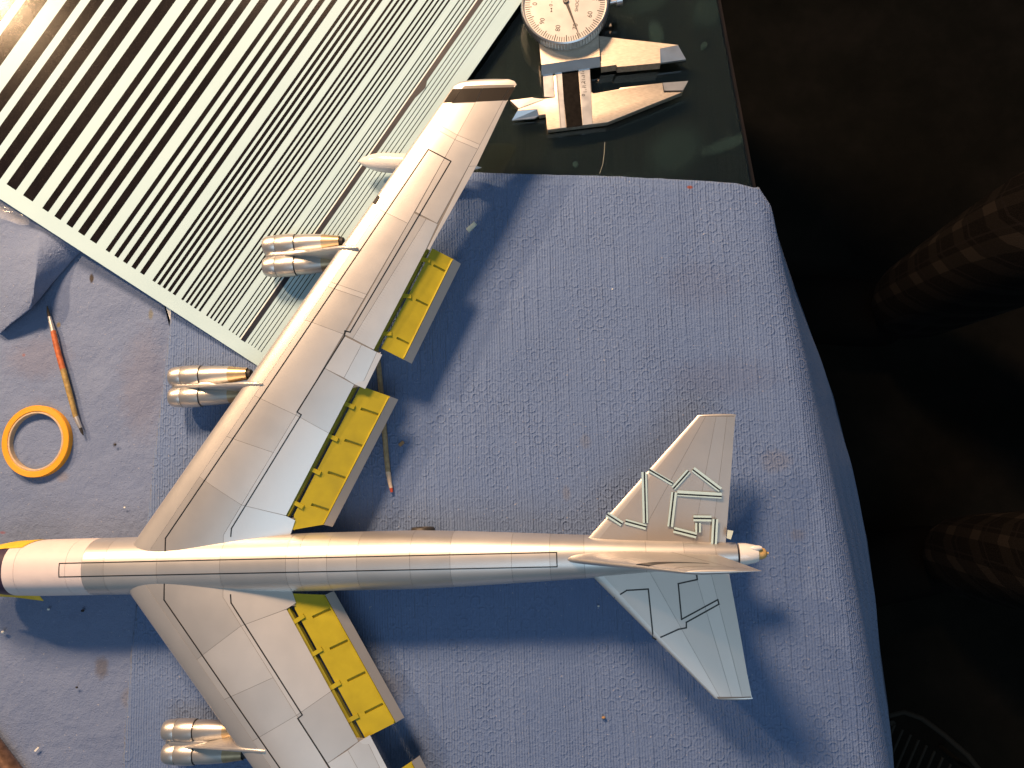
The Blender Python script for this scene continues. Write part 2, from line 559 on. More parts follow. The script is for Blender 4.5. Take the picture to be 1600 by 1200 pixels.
crest3 = strip_curve([W(84, 300, .0040), W(64, 352, .0078), W(58, 395, .0120), W(54, 440, .0135), W(52, 466, .0120), W(48, 482, .0095)], 40)
foot3 = strip_curve([W(190, 330, .0016), W(150, 372, .0017), W(118, 402, .0018), W(85, 440, .0025), W(62, 468, .005), W(48, 483, .009)], 40)
back3 = strip_curve([W(-60, 300, .004), W(-70, 350, .003), W(-60, 400, .002), W(-50, 450, .003), W(-30, 500, .003), W(0, 522, .004)], 40)
V, Fc = [], []
cols = []
for a, c, f in zip(back3, crest3, foot3):
    row = []
    for k in range(21):                                    # gentle dome from the back to the crest
        s_ = k / 20
        p = a.lerp(c, s_)
        p.z = lerp(a.z, c.z, s_ ** 1.6) + 0.0016 * math.sin(s_ * math.pi) + 0.0008 * noise.noise((p.x * 70, p.y * 70, 9))
        row.append(p)
    for k in range(1, 13):                                 # rolled over and down to the right
        s_ = k / 12
        p = c.lerp(f, s_)
        p.z = lerp(c.z, f.z, s_) + 0.0014 * math.sin(s_ * math.pi)
        row.append(p)
    cols.append(row)
nn = len(cols[0])
for r in cols: V += r
for j in range(len(cols) - 1):
    for i in range(nn - 1):
        a = j * nn + i
        Fc.append([a, a + 1, a + nn + 1, a + nn])
tw3 = mesh_obj('paper_towel', V, Fc, M['towel_flat'], None, 180)
so = tw3.modifiers.new('thickness', 'SOLIDIFY'); so.thickness = 0.0005; so.offset = -1
sb = tw3.modifiers.new('smooth', 'SUBSURF'); sb.levels = 1; sb.render_levels = 1
tag(tw3, 'crumpled blue paper towel folded over beside the decal sheet, upper left', 'towel', 'blue paper towels')

# clear crinkled wrap glimpsed on the crumpled towel at the frame's left edge
V, Fc = [], []
for j in range(9):
    for i in range(13):
        u, v = i / 12, j / 8
        p = W(lerp(-45, 46, u), lerp(312, 345, v) + 10 * (u - .5) + 3 * math.sin(u * 9), .0088 + 0.0014 * noise.noise((u * 6, v * 4, 2)))
        V.append(p)
for j in range(8):
    for i in range(12):
        a = j * 13 + i
        Fc.append([a, a + 1, a + 14, a + 13])
t = NT('clear_film')
t.set(Base_Color=(0.9, 0.92, 0.95), Roughness=0.12, Transmission_Weight=0.0, Alpha=0.16)
wrap = mesh_obj('plastic_film', V, Fc, t.m, None, 180)
tag(wrap, 'scrap of crinkled clear film lying on the crumpled towel', 'film')

# ------------------------------------------------------------------ decal sheet with its stripes
def SH(px, z=0.0): return W(px, 310.5 + 0.648 * px, z)


sh_dir = (W(754, 0) - W(380, 532)).normalized()            # direction of the printed stripes
z_sh = 0.0030
c_br = W(414, 579, z_sh)
rd = (W(811, 8, z_sh) - c_br); rd.z = 0; rd.normalize()
rn = Vector((-rd.y, rd.x, 0))                              # away from the sheet's right-hand edge
sd = Vector((sh_dir.x, sh_dir.y, 0))


def sheet_pt(px, py, dz=0.0):
    """photo pixel -> point on the sheet, which rises to the left where it rests on the folded towel"""
    z = z_sh
    for _ in range(6):
        p = W(px, py, z)
        z = z_sh + 0.072 * max(0.0, (p - c_br).dot(rn))
    return Vector((p.x, p.y, z + dz))


bl = sheet_pt(-330, 310.5 - 330 * 0.648)


def slab(pts_, th, up=0.0):
    n = len(pts_)
    v = [p + Vector((0, 0, up)) for p in pts_] + [p + Vector((0, 0, up - th)) for p in pts_]
    return v, [list(range(n)), list(range(2 * n - 1, n - 1, -1))] + [[i, i + n, (i + 1) % n + n, (i + 1) % n] for i in range(n)]


v, f = slab([c_br, c_br + rd * 0.36, bl + rd * 0.36, bl], 0.00025)
ds = mesh_obj('decal_sheet', v, f, M['paper'], None, 0)
tag(ds, 'pale mint decal sheet printed with rows of parallel black stripes', 'decal sheet')


def stripe(x0, y0, x1, y1, mat, name='stripe', dz=0.00004, length=0.335):
    a, b = sheet_pt(x0, y0), sheet_pt(x1, y1)
    v, f = slab([a, b, b + rd * length, a + rd * length], dz - 0.00001, dz)
    return mesh_obj(name, v, f, mat, ds, 0)


ends = [(-147, -123), (-112, -88.6), (-67.2, -52.4), (-41.4, -26.6), (-15.6, -0.8), (10.2, 24.8), (36, 51),
        (66, 75.2), (84.8, 94.5), (103.5, 112.9), (121.8, 131.7), (140.3, 150.3),
        (165, 171), (178.5, 184.5), (192, 198.3), (205.2, 211.5), (218.6, 225),
        (238, 242), (245.8, 250), (253.7, 257.8), (261.8, 266), (269.8, 274),
        (283, 286.1), (289.7, 292.8), (296.3, 299.4), (303, 306.1), (310, 313),
        (321.8, 324.2), (327.8, 330.2), (333.7, 336), (339.7, 342), (345.4, 347.7),
        (357, 358.5), (362.5, 364.1), (367.9, 369.5), (373.3, 374.9),
        (387.3, 388.3), (392.3, 393.3), (397.2, 398.2), (402.4, 403.4), (407.2, 408.2)]
for x0, x1 in ends:
    ln = lambda x: interp([(-150, 188), (10.2, 287.7), (66, 325.2), (165, 390.5), (238, 438.2), (321.8, 492.8), (357, 515.6), (407, 549.6)], x)
    stripe(x0, ln(x0), x1, ln(x0) + (x1 - x0) * 0.66, M['ink_sheet'])
# the cut-out strip: dark slot with a white cut edge and a notch near the wing
stripe(376.2, 530.6, 382.7, 534.8, M['navy'], 'cut_slot', 0.00003)
stripe(375.0, 529.6, 376.2, 530.4, M['white_edge'], 'cut_edge', 0.00005)
v, f = slab([sheet_pt(642, 150), sheet_pt(668, 123), sheet_pt(665, 137), sheet_pt(650, 152)], .00005, .00006)
mesh_obj('cut_notch', v, f, M['navy'], ds, 0)

# white paper scrap glimpsed between the towels
v, f = sheet([W(258, 476, .002), W(274, 482, .002), W(267, 503, .002), W(263, 492, .002)], 0.0017, 0.0019)
o = mesh_obj('paper_scrap', v, f, M['white_edge'], None, 0)
tag(o, 'sliver of white paper poking out between the two towels below the decal sheet', 'paper', 'paper scraps')

# ================================================================== bomber model
HREF = CAM_H + DZ          # the model is laid out DZ higher and lowered onto the towel at the end
TH = 0.0312
tdir = Vector((math.cos(TH), math.sin(TH), 0)); ndir = Vector((-math.sin(TH), math.cos(TH), 0))
AX_C = None
_cs = []
for px, py in ((92, 891), (870, 874.5)):
    _cs.append(W(px, py, 0.0435).dot(ndir))
_fit = sum(_cs) / 2
A0, A1 = W(92, 891, .0435), W(870, 874.5, .0435)
tdir = Vector((A1.x - A0.x, A1.y - A0.y, 0)).normalized(); ndir = Vector((-tdir.y, tdir.x, 0))
AX_C = A0.dot(ndir)
base_pt = W(480, 885, 0.0)
bomber = empty('bomber_model', (base_pt.x, base_pt.y, DZ))
tag(bomber, 'silver scale model of a swept-wing jet bomber with yellow flaps lowered', 'model aircraft')


def ax(px, z=0.0435):
    """axial coordinate of a photo column along the fuselage"""
    return W(px, 889 - 0.0212 * (px - 150), z).dot(tdir)


TOPZ = 0.0435
stn = [  # px, half width m, half height m, top z
    (-95, .0030, .0035, .0345), (-80, .0062, .0075, .0390), (-50, .0093, .0110, .0420), (-10, .0114, .0135, .0433), (40, .0119, .0140, TOPZ), (200, .0119, .0140, TOPZ),
    (640, .0118, .0140, TOPZ), (720, .0110, .0132, TOPZ), (800, .0100, .0122, TOPZ), (860, .0092, .0112, .0434), (930, .0083, .0100, .0432),
    (1000, .0070, .0085, .0430), (1080, .0056, .0068, .0425), (1155, .0043, .0052, .0415)]
st_a = [(ax(s[0]), s[1], s[2], s[3]) for s in stn]


def fus(a, phi, off=0.0):
    hy = interp([(s[0], s[1]) for s in st_a], a) + off
    hz = interp([(s[0], s[2]) for s in st_a], a) + off
    tz = interp([(s[0], s[3]) for s in st_a], a)
    zc = tz + off - hz
    e = 2.25
    cy, cz = math.sin(phi), math.cos(phi)
    k = (abs(cy) ** e + abs(cz) ** e) ** (-1 / e)
    p = tdir * a + ndir * (AX_C + hy * cy * k)
    return Vector((p.x, p.y, zc + hz * cz * k))


def fus_tube(name, a0, a1, off, mat, parent, n=56, rings=None):
    m = rings or max(2, int(abs(a1 - a0) / 0.004))
    V, Fc = [], []
    for i in range(m + 1):
        a = lerp(a0, a1, i / m)
        for k in range(n):
            V.append(fus(a, 2 * math.pi * k / n, off))
    for i in range(m):
        for k in range(n):
            Fc.append([i * n + k, i * n + (k + 1) % n, (i + 1) * n + (k + 1) % n, (i + 1) * n + k])
    b = len(V)
    V += [fus(a0, 2 * math.pi * k / n, off - .0002) for k in range(n)] + [fus(a1, 2 * math.pi * k / n, off - .0002) for k in range(n)]
    for k in range(n):
        Fc.append([k, (k + 1) % n, b + (k + 1) % n, b + k])
        Fc.append([m * n + k, m * n + (k + 1) % n, b + n + (k + 1) % n, b + n + k])
    return mesh_obj(name, V, Fc, mat, parent, 40)


body = fus_tube('fuselage', st_a[0][0], st_a[-1][0], -0.00013, M['groove'], bomber, rings=90)
rings_px = [-95, 1, 20, 101, 126.5, 161, 244, 343, 446, 466, 510, 557, 640, 703, 799, 859, 913, 1010, 1070, 1120, 1155]
gap = 0.00006
for i, (x0, x1) in enumerate(zip(rings_px, rings_px[1:])):
    m = M['purple'] if x1 <= 1 else M['cream'] if x1 < 130 else [M['silver'], M['silver_b'], M['silver'], M['silver_c']][i % 4]
    if x0 in (557, 640): m = M['silver_c']
    fus_tube('fuselage_section', ax(x0) + gap, ax(x1) - gap, 0.0, m, body)


def ribbon(name, pts_fn, us, half, mat, parent, nrm=None, th=0.00004):
    """thin raised strip: pts_fn(u, side) -> point, side -1..1"""
    V, Fc = [], []
    for u in us:
        for s_ in (-1, 1):
            V.append(pts_fn(u, s_))
    for i in range(len(us) - 1):
        Fc.append([2 * i, 2 * i + 1, 2 * i + 3, 2 * i + 2])
    return mesh_obj(name, V, Fc, mat, parent, 60)


def dorsal(name, a0, a1, y0, width, mat):
    us = [lerp(a0, a1, i / 60) for i in range(61)]

    def fn(a, s_):
        hy = interp([(q[0], q[1]) for q in st_a], a)
        hz = interp([(q[0], q[2]) for q in st_a], a)
        sn = (y0 + s_ * width / 2) / hy
        return fus(a, math.atan2(sn, (1 - abs(sn) ** 2.25) ** (1 / 2.25)), 0.00006)
    return ribbon(name, fn, us, 0, mat, body)


LW = 0.00042
for s_ in (-1, 1):
    dorsal('marking_line', ax(92), ax(870), s_ * 0.00275, LW, M['line'])
def fus_y(a, y, off=0.00006):
    sn = y / interp([(q[0], q[1]) for q in st_a], a)
    return fus(a, math.atan2(sn, (1 - abs(sn) ** 2.25) ** (1 / 2.25)), off)


for px in (92, 870):
    ribbon('marking_line', lambda y, s_, a=ax(px): fus_y(a + s_ * LW / 2, y), [-0.00296 + 0.00592 * i / 16 for i in range(17)], 0, M['line'], body)

# tail cone: white collar, ochre tip and a tiny gun stub
def lathe_axis(name, prof, mat, parent, y=0.0, zc=0.0, n=28):
    """prof: list of (a, r)"""
    V, Fc = [], []
    for a, r in prof:
        for k in range(n):
            p = tdir * a + ndir * (AX_C + y + r * math.sin(2 * math.pi * k / n))
            V.append((p.x, p.y, zc + r * math.cos(2 * math.pi * k / n)))
    for i in range(len(prof) - 1):
        for k in range(n):
            Fc.append([i * n + k, i * n + (k + 1) % n, (i + 1) * n + (k + 1) % n, (i + 1) * n + k])
    Fc.append(list(range(n))); Fc.append([(len(prof) - 1) * n + k for k in range(n)])
    return mesh_obj(name, V, Fc, mat, parent, 40)


zt_ = 0.0415 - 0.0047
lathe_axis('tail_collar', [(ax(1154, zt_), .0043), (ax(1165, zt_), .0042), (ax(1178, zt_), .0036), (ax(1184, zt_), .0031)], M['white_gloss'], bomber, 0, zt_)
tc = lathe_axis('tail_tip', [(ax(1184, zt_), .0024), (ax(1190, zt_), .0023), (ax(1195, zt_), .0019), (ax(1198, zt_), .0010)], M['ochre'], bomber, 0.0001, zt_)
lathe_axis('gun_stub', [(ax(1196, zt_), .0005), (ax(1201, zt_), .0005)], M['ochre'], tc, 0.0001, zt_, 10)
lathe_axis('tail_sensor', [(ax(1170, zt_), .0004), (ax(1176, zt_), .0011), (ax(1185, zt_), .0010), (ax(1189, zt_), .0006)], M['white_gloss'], bomber, 0.0024, zt_ + .0025, 14)


# ------------------------------------------------------------------ lifting surfaces
class Surf:
    def __init__(s, le, te, z0, tu, tl, camber=0.0, mapf=None, smin=-0.06):
        s.le = [Vector(p) for p in le]; s.te = [Vector(p) for p in te]     # root, tip (xy in world)
        s.z0, s.tu, s.tl, s.camber = z0, tu, tl, camber
        s.mapf = mapf or (lambda x, y: (x, y)); s.smin = smin

    def plan(s, c, q):
        a = s.le[0].lerp(s.le[1], q) if 0 <= q <= 1 else s.le[0] + (s.le[1] - s.le[0]) * q
        b = s.te[0] + (s.te[1] - s.te[0]) * q
        return a + (b - a) * c

    def inv(s, x, y):
        q, c = 0.4, 0.5
        for _ in range(14):
            p = s.plan(c, q)
            ex, ey = x - p.x, y - p.y
            a = s.plan(c + 1e-4, q); b = s.plan(c, q + 1e-4)
            j11, j21 = (a.x - p.x) / 1e-4, (a.y - p.y) / 1e-4
            j12, j22 = (b.x - p.x) / 1e-4, (b.y - p.y) / 1e-4
            dt = j11 * j22 - j12 * j21
            c += (ex * j22 - ey * j12) / dt; q += (-ex * j21 + ey * j11) / dt
        return c, q

    @staticmethod
    def prof(c):
        c = min(1, max(0, c))
        return max(0.0, (0.2969 * math.sqrt(c) - .126 * c - .3516 * c * c + .2843 * c ** 3 - .1036 * c ** 4)) / 0.1000 * 0.5 / 0.5 * 1.0 / 1.0

    def z(s, c, q, low=False):
        zz = lerp(s.z0[0], s.z0[1], q) - s.camber * (1 - q) * max(0, c) ** 2
        if low: return zz - lerp(s.tl[0], s.tl[1], q) * s.prof(c)
        return zz + lerp(s.tu[0], s.tu[1], q) * s.prof(c)

    def at(s, c, q, off=0.0, low=False):
        p = s.plan(c, q); x, y = s.mapf(p.x, p.y)
        return Vector((x, y, s.z(c, q, low) + off))

    def from_xy(s, x, y, off=0.0):
        c, q = s.inv(x, y)
        mx_, my_ = s.mapf(x, y)
        return Vector((mx_, my_, s.z(c, q) + off))

    def px(s, px, py):
        """photo pixel -> xy on the surface (before the mirror map)"""
        z = lerp(s.z0[0], s.z0[1], .4) + s.tu[0] * .5
        for _ in range(6):
            p = W(px, py, z)
            c, q = s.inv(p.x, p.y)
            z = s.z(c, q)
        return Vector((p.x, p.y, 0))

    def cq(s, px, py):
        p = s.px(px, py)
        return s.inv(p.x, p.y)

    def body(s, name, cmax, qs, mat, parent, c1, groove=0.00012, mats=None):
        cs = [0.5 * (1 - math.cos(math.pi * i / 22)) for i in range(23)]
        cs = sorted(set([round(c, 5) for c in cs] + [c1 - 1e-3, c1, .004, .0015]))
        V, Fc, fm = [], [], []
        row = None
        for q in qs:
            cm = cmax(q)
            up = [c * 1.0 for c in cs]
            pts_ = []
            for c in reversed(up):
                cc = min(c, cm)
                pts_.append(s.at(cc, q, -(groove if c >= c1 else 0)))
            for c in up[1:]:
                cc = min(c, cm)
                pts_.append(s.at(cc, q, 0, True))
            V += pts_
            if row is None: row = len(pts_)
        ncs = len(cs)
        for j in range(len(qs) - 1):
            for i in range(row - 1):
                a = j * row + i
                Fc.append([a, a + 1, a + row + 1, a + row])
                ci = cs[ncs - 1 - i] if i < ncs else 0
                fm.append(1 if (i < ncs - 1 and cs[ncs - 1 - i - 1] >= c1 - 1e-6) else 0)
            a = j * row
            Fc.append([a, a + row, a + 2 * row - 1, a + row - 1]); fm.append(0)
        a = (len(qs) - 1) * row
        Fc.append([a + i for i in range(row)]); fm.append(0)
        Fc.append([i for i in range(row)][::-1]); fm.append(0)
        return mesh_obj(name, V, Fc, None, parent, 50, mats or [mat, M['groove']], fm)

    def panel(s, name, pix, mat, parent, gap=0.00007, off=0.0, cuts=None, xy=False, wall=0.00016):
        poly = [p if xy else s.px(*p) for p in pix]
        poly = inset([Vector((p.x, p.y, 0)) for p in poly], gap)
        pieces = [poly]
        for c in (cuts or [.006, .014, .03, .05, .08, .12, .17, .23, .30, .38, .47, .56, .65, .74, .83, .91]):
            a, b = s.plan(c, 0), s.plan(c, 1)
            nxt = []
            for pc in pieces: nxt += split(pc, a, b)
            pieces = nxt
        key, V, Fc = {}, [], []

        def vid(p):
            k = (round(p.x, 7), round(p.y, 7))
            if k not in key:
                key[k] = len(V); V.append(s.from_xy(p.x, p.y, off))
            return key[k]
        for pc in pieces:
            ids = []
            for p in pc:
                i = vid(p)
                if not ids or (ids[-1] != i): ids.append(i)
            if len(ids) > 1 and ids[0] == ids[-1]: ids.pop()
            if len(ids) >= 3: Fc.append(ids)
        cnt = {}
        for fce in Fc:
            for a, b in zip(fce, fce[1:] + fce[:1]): cnt.setdefault((min(a, b), max(a, b)), []).append((a, b))
        low = {}
        for k, l in cnt.items():
            if len(l) == 1:
                a, b = l[0]
                for i in (a, b):
                    if i not in low:
                        low[i] = len(V); V.append(V[i] - Vector((0, 0, wall)))
                Fc.append([b, a, low[a], low[b]])
        return mesh_obj(name, V, Fc, mat, parent, 30)

    def line(s, name, pix, width, mat, parent, off=0.00005, step=0.002):
        xy = [s.px(*p) for p in pix]
        V, Fc = [], []
        for a, b in zip(xy, xy[1:]):
            d = (b - a); L = d.length; d.normalize(); nn = Vector((-d.y, d.x, 0)) * width / 2
            a2, b2 = a - d * width / 2 * .98, b + d * width / 2 * .98
            m = max(1, int(L / step)); o = len(V)
            for k in range(m + 1):
                p = a2.lerp(b2, k / m)
                for sg in (-1, 1):
                    r = p + nn * sg
                    V.append(s.from_xy(r.x, r.y, off + 0.000006 * (len(V) % 7 == 99)))
            for k in range(m):
                q = o + 2 * k
                Fc.append([q, q + 1, q + 3, q + 2])
        return mesh_obj(name, V, Fc, mat, parent, 60)


def inset(poly, g):
    n = len(poly)
    area_ = sum(poly[i].x * poly[(i + 1) % n].y - poly[(i + 1) % n].x * poly[i].y for i in range(n))
    if area_ < 0: poly = poly[::-1]
    out = []
    for i in range(n):
        p0, p1, p2 = poly[i - 1], poly[i], poly[(i + 1) % n]
        d1, d2 = (p1 - p0).normalized(), (p2 - p1).normalized()
        n1, n2 = Vector((-d1.y, d1.x, 0)), Vector((-d2.y, d2.x, 0))
        bs = n1 + n2
        k = g / max(0.3, 1 + n1.dot(n2))
        out.append(p1 + bs * k)
    return out


def split(poly, a, b):
    d = b - a
    sd_ = [d.x * (p.y - a.y) - d.y * (p.x - a.x) for p in poly]
    eps = 1e-12
    if all(x >= -eps for x in sd_) or all(x <= eps for x in sd_): return [poly]
    L, R = [], []
    n = len(poly)
    for i in range(n):
        p, q = poly[i], poly[(i + 1) % n]
        x, y = sd_[i], sd_[(i + 1) % n]
        (L if x >= 0 else R).append(p)
        if (x >= 0) != (y >= 0):
            r = p.lerp(q, x / (x - y))
            L.append(r); R.append(r)
    return [q for q in (L, R) if len(q) >= 3]


Z0R, Z0T = 0.0365, 0.0400
LE0, LE1 = W(203, 858, Z0R), W(707, 137, Z0T)
TE0, TE1 = W(462, 813, Z0R - .003), W(807, 133, Z0T)


def fit_affine(pairs):
    """least squares affine map between matching xy points (normal equations, 3 unknowns per axis)"""
    def solve(tgt):
        A = [[0] * 3 for _ in range(3)]; B = [0] * 3
        for (u, w), t_ in zip(pairs, tgt):
            r = (u.x, u.y, 1)
            for i in range(3):
                B[i] += r[i] * t_
                for j in range(3): A[i][j] += r[i] * r[j]
        return Matrix(A).inverted() @ Vector(B)
    return solve([w.x for _, w in pairs]), solve([w.y for _, w in pairs])


wp = [((258.5, 841), (254, 939), .0405), ((361.7, 825.7), (360.6, 939.3), .0405), ((465.6, 644.6), (467, 1122), .040), ((471, 647.5), (473.5, 1117), .040),
      ((506, 818), (509, 932), .0300), ((610, 619), (618.6, 1131), .0315), ((203, 858), (202, 921.5), Z0R)]
pr_ = [(W(*u, z), W(*w, z)) for u, w, z in wp]
AXX, AXY = fit_affine(pr_)


def mirror(x, y):
    return (AXX[0] * x + AXX[1] * y + AXX[2], AXY[0] * x + AXY[1] * y + AXY[2])


S_UP = Surf((LE0, LE1), (TE0, TE1), (Z0R, Z0T), (.0055, .0013), (.0034, .0009), .003)
S_LO = Surf((LE0, LE1), (TE0, TE1), (Z0R, Z0T), (.0055, .0013), (.0034, .0009), .003, mirror)

# panel outlines in photo pixels (right-hand wing of the photo's upper half)
def on(p, q, t_): return (p[0] + (q[0] - p[0]) * t_, p[1] + (q[1] - p[1]) * t_)


def ypt(l, y):
    for a, b in zip(l, l[1:]):
        if min(a[1], b[1]) <= y <= max(a[1], b[1]):
            return (a[0] + (b[0] - a[0]) * (y - a[1]) / (b[1] - a[1]), y)
    a, b = (l[0], l[1]) if abs(y - l[0][1]) < abs(y - l[-1][1]) else (l[-2], l[-1])
    return (a[0] + (b[0] - a[0]) * (y - a[1]) / (b[1] - a[1]), y)


C1 = S_UP.cq(392, 626)[0]


def chord_px(y, c):
    a, b = 0.0, 500.0
    x0 = 203 + (858 - y) * 0.699
    for _ in range(40):
        m_ = (a + b) / 2
        if S_UP.cq(x0 - 60 + m_, y)[0] < c: a = m_
        else: b = m_
    return (x0 - 60 + a, y)


LEt = [chord_px(y, C1) for y in (885, 840, 700, 560, 420, 280, 137)]            # faint line just behind the leading edge
L1 = [(258, 870), (258.5, 841), (669.4, 233.5), (735, 137)]                    # first spar line
L2t = [(349, 856), (349, 836), (463.7, 646), (539, 518), (649, 329), (755.6, 137)]    # second faint line
TEl = [(668, 388), (698, 325), (797, 137)]                                     # aileron line

def quad(la, ya0, ya1, lb, yb0, yb1):
    return [ypt(la, ya0), ypt(la, ya1), ypt(lb, yb1), ypt(lb, yb0)]


PAN = []
# strip between the leading-edge line and the second spar, cut by ribs (y at the front line, y at the rear line)
PAN.append(([ypt(LEt, 880), ypt(LEt, 840), ypt(LEt, 745), ypt(L2t, 789), (349, 836), (349, 860)], None))
ribs_b = [(745, 789), (682, 707), (618, 648.5), (500, 522), (448, 467), (441, 460), (328, 349), (201, 218), (194, 211), (162, 160)]
for (a0, b0), (a1, b1) in zip(ribs_b, ribs_b[1:]):
    PAN.append((quad(LEt, a0, a1, L2t, b0, b1), None))
TEi = [(462, 813), (447.5, 805.6), (554, 600.6)]
A_in = [(446.5, 806.5), (553.5, 601)]
A_out = [(583.7, 546.7), (666.4, 388)]
TEout = [(570.6, 608), (598, 553)]
TEtip = [(670, 392), (683.5, 368), (745, 259), (793, 158), (806, 134)]
PAN += [([(349, 860), (349, 836), ypt(L2t, 789), (447, 806), (461.5, 813), (452, 842)], None),
        ([ypt(L2t, 789), ypt(L2t, 648.5), ypt(A_in, 677), (447, 805.6)], None),
        ([ypt(L2t, 648.5), (507.6, 575.6), (553.5, 601), ypt(A_in, 677)], None),
        ([(507.6, 575.6), (538, 525), (565, 538.5), (537.5, 590.5)], None),
        ([(537.5, 590.5), (565, 538.5), (589, 550), (568.5, 595), (553.7, 600.6)], None),
        ([(553.7, 600.6), (560, 596), (568.5, 595), (589, 550), (597.5, 554), (570.6, 608)], None),
        ([(538.8, 523), (647, 333), (666, 342), (551, 529)], None),
        ([(551, 529), (666, 342), (684, 350), (666.4, 388), (584, 546.5)], None),
        ([(649, 331), ypt(L2t, 218), ypt(TEl, 233), (683, 349)], None),
        ([ypt(L2t, 218), ypt(L2t, 211), ypt(TEl, 226), ypt(TEl, 233)], None),
        ([ypt(L2t, 211), ypt(L2t, 159), ypt(TEl, 157), ypt(TEl, 226)], None),
        ([(667.5, 388.5), ypt(TEl, 260), ypt(TEtip, 259), (683.5, 368), (671, 391)], None),
        ([ypt(TEl, 260), ypt(TEl, 157), (793, 157.5), (745, 259)], None),
        # dark painted band before the tip
        ([ypt(LEt, 160.5), ypt(LEt, 138.5), (754, 137.5), (744, 159)], 'band'), ([(744, 159), (754, 137.5), (796.5, 136), (785, 156.7)], 'band'),
        ([(785, 156.7), (796.5, 136), (806, 135.5), (794, 156.5)], 'band')]
tints = [M['silver_b'], M['silver'], M['silver_b'], M['silver_c']]


def cmax_fn():
    pts_ = []
    ci, qi = S_UP.cq(461.9, 812.5); c2, q2 = S_UP.cq(447.5, 805.6); c3, q3 = S_UP.cq(554, 600.6); c4, q4 = S_UP.cq(570.6, 608)
    c5, q5 = S_UP.cq(598, 553); c6, q6 = S_UP.cq(583.7, 546.7); c7, q7 = S_UP.cq(666.4, 388); c8, q8 = S_UP.cq(671, 391.5)
    d = 0.012
    mid1, mid2, mid3, mid4 = (qi + q2) / 2, (q3 + q4) / 2, (q5 + q6) / 2, (q7 + q8) / 2
    tab = [(-.2, .985), (mid1 - .001, .985), (mid1, c2 - d), (mid2, c3 - d), (mid2 + .001, c4 - d), (mid3 - .001, c5 - d), (mid3, c6 - d), (mid4, c7 - d), (mid4 + .001, c8 - d), (.78, .985), (1.1, .985)]
    return tab


CM = cmax_fn()
QS = sorted(set([-0.055, -0.02] + [i / 30 for i in range(31)] + [q for q, _ in CM if 0 < q < 1]))


def wing_tip(S, parent):
    V, Fc = [], []
    NCc, NP = 26, 9
    w = [(0, .0), (.03, .0010), (.12, .0024), (.3, .0031), (.6, .0032), (.88, .0028), (.97, .0018), (1, .0003)]
    for i in range(NCc + 1):
        c = 0.5 * (1 - math.cos(math.pi * i / NCc))
        p = S.plan(c, 1.0); b = S.plan(c, 1.02); d = Vector((0.03, 1.0, 0)).normalized()
        for j in range(NP + 1):
            fi = -math.pi / 2 + math.pi * j / NP
            q = p + d * interp(w, c) * math.cos(fi)
            x, y = S.mapf(q.x, q.y)
            zz = S.z(c, 1.0) if fi >= 0 else S.z(c, 1.0, True)
            z0 = Z0T
            V.append((x, y, z0 + (zz - z0) * abs(math.sin(fi))))
    for i in range(NCc):
        for j in range(NP):
            a = i * (NP + 1) + j
            Fc.append([a, a + 1, a + NP + 2, a + NP + 1])
    return mesh_obj('wing_tip', V, Fc, M['silver_c'], parent, 60)


def build_wing(S, lower):
    wing = S.body('wing', lambda q: interp(CM, q), QS, M['silver'], bomber, C1)
    random.seed(3)
    for k, (poly, mt) in enumerate(PAN):
        S.panel('panel', poly, M[mt] if mt else tints[(k * 7 + 3) % 4], wing)
    S.panel('panel', [(692.5, 161), (707.3, 139), ypt(LEt, 138.6), ypt(LEt, 160.6)], M['band'], wing, 0.0, 0.00007)
    LWd = 0.00050
    for poly in ([(258, 866), (258.5, 841), (464, 537.3), (669.4, 233.5), (704.6, 252), (547, 519), (539, 517), (537.8, 526), (464, 643.8), (470.8, 648), (361.7, 825.7), (360.6, 838)],):
        S.line('marking_line', poly, LWd, M['line'], wing)
    # small rivet ladder behind the outer spar
    a, b = S.px(553, 529), S.px(655, 356)
    V, Fc = [], []
    for k in range(46):
        p = a.lerp(b, (k + .5) / 46); d = (b - a).normalized(); nn = Vector((d.y, -d.x, 0))
        for (u0, u1, v0, v1) in ((0, .00165, 0, .0001),):
            o = len(V)
            for uu, vv in ((u0, v0), (u1, v0), (u1, v1), (u0, v1)):
                r = p + nn * uu + d * vv
                V.append(S.from_xy(r.x, r.y, .00003))
            Fc.append([o, o + 1, o + 2, o + 3])
    rv = mesh_obj('rivet_ladder', V, Fc, M['silver_d'], wing, 0)
    rv['kind'] = 'stuff'
    sp = S.panel('leading_edge_plate', [(582, 317), (590, 305), (594, 308), (587, 320)], M['exhaust'], wing, 0.0, 0.0001, wall=.0006)
    wing_tip(S, wing)
    return wing


wing_u = build_wing(S_UP, False)
wing_l = build_wing(S_LO, True)
wing_u['label'] = 'wing lit warm by the lamp, reaching to the top of the picture'
wing_l['label'] = 'shaded wing running off the bottom of the picture'


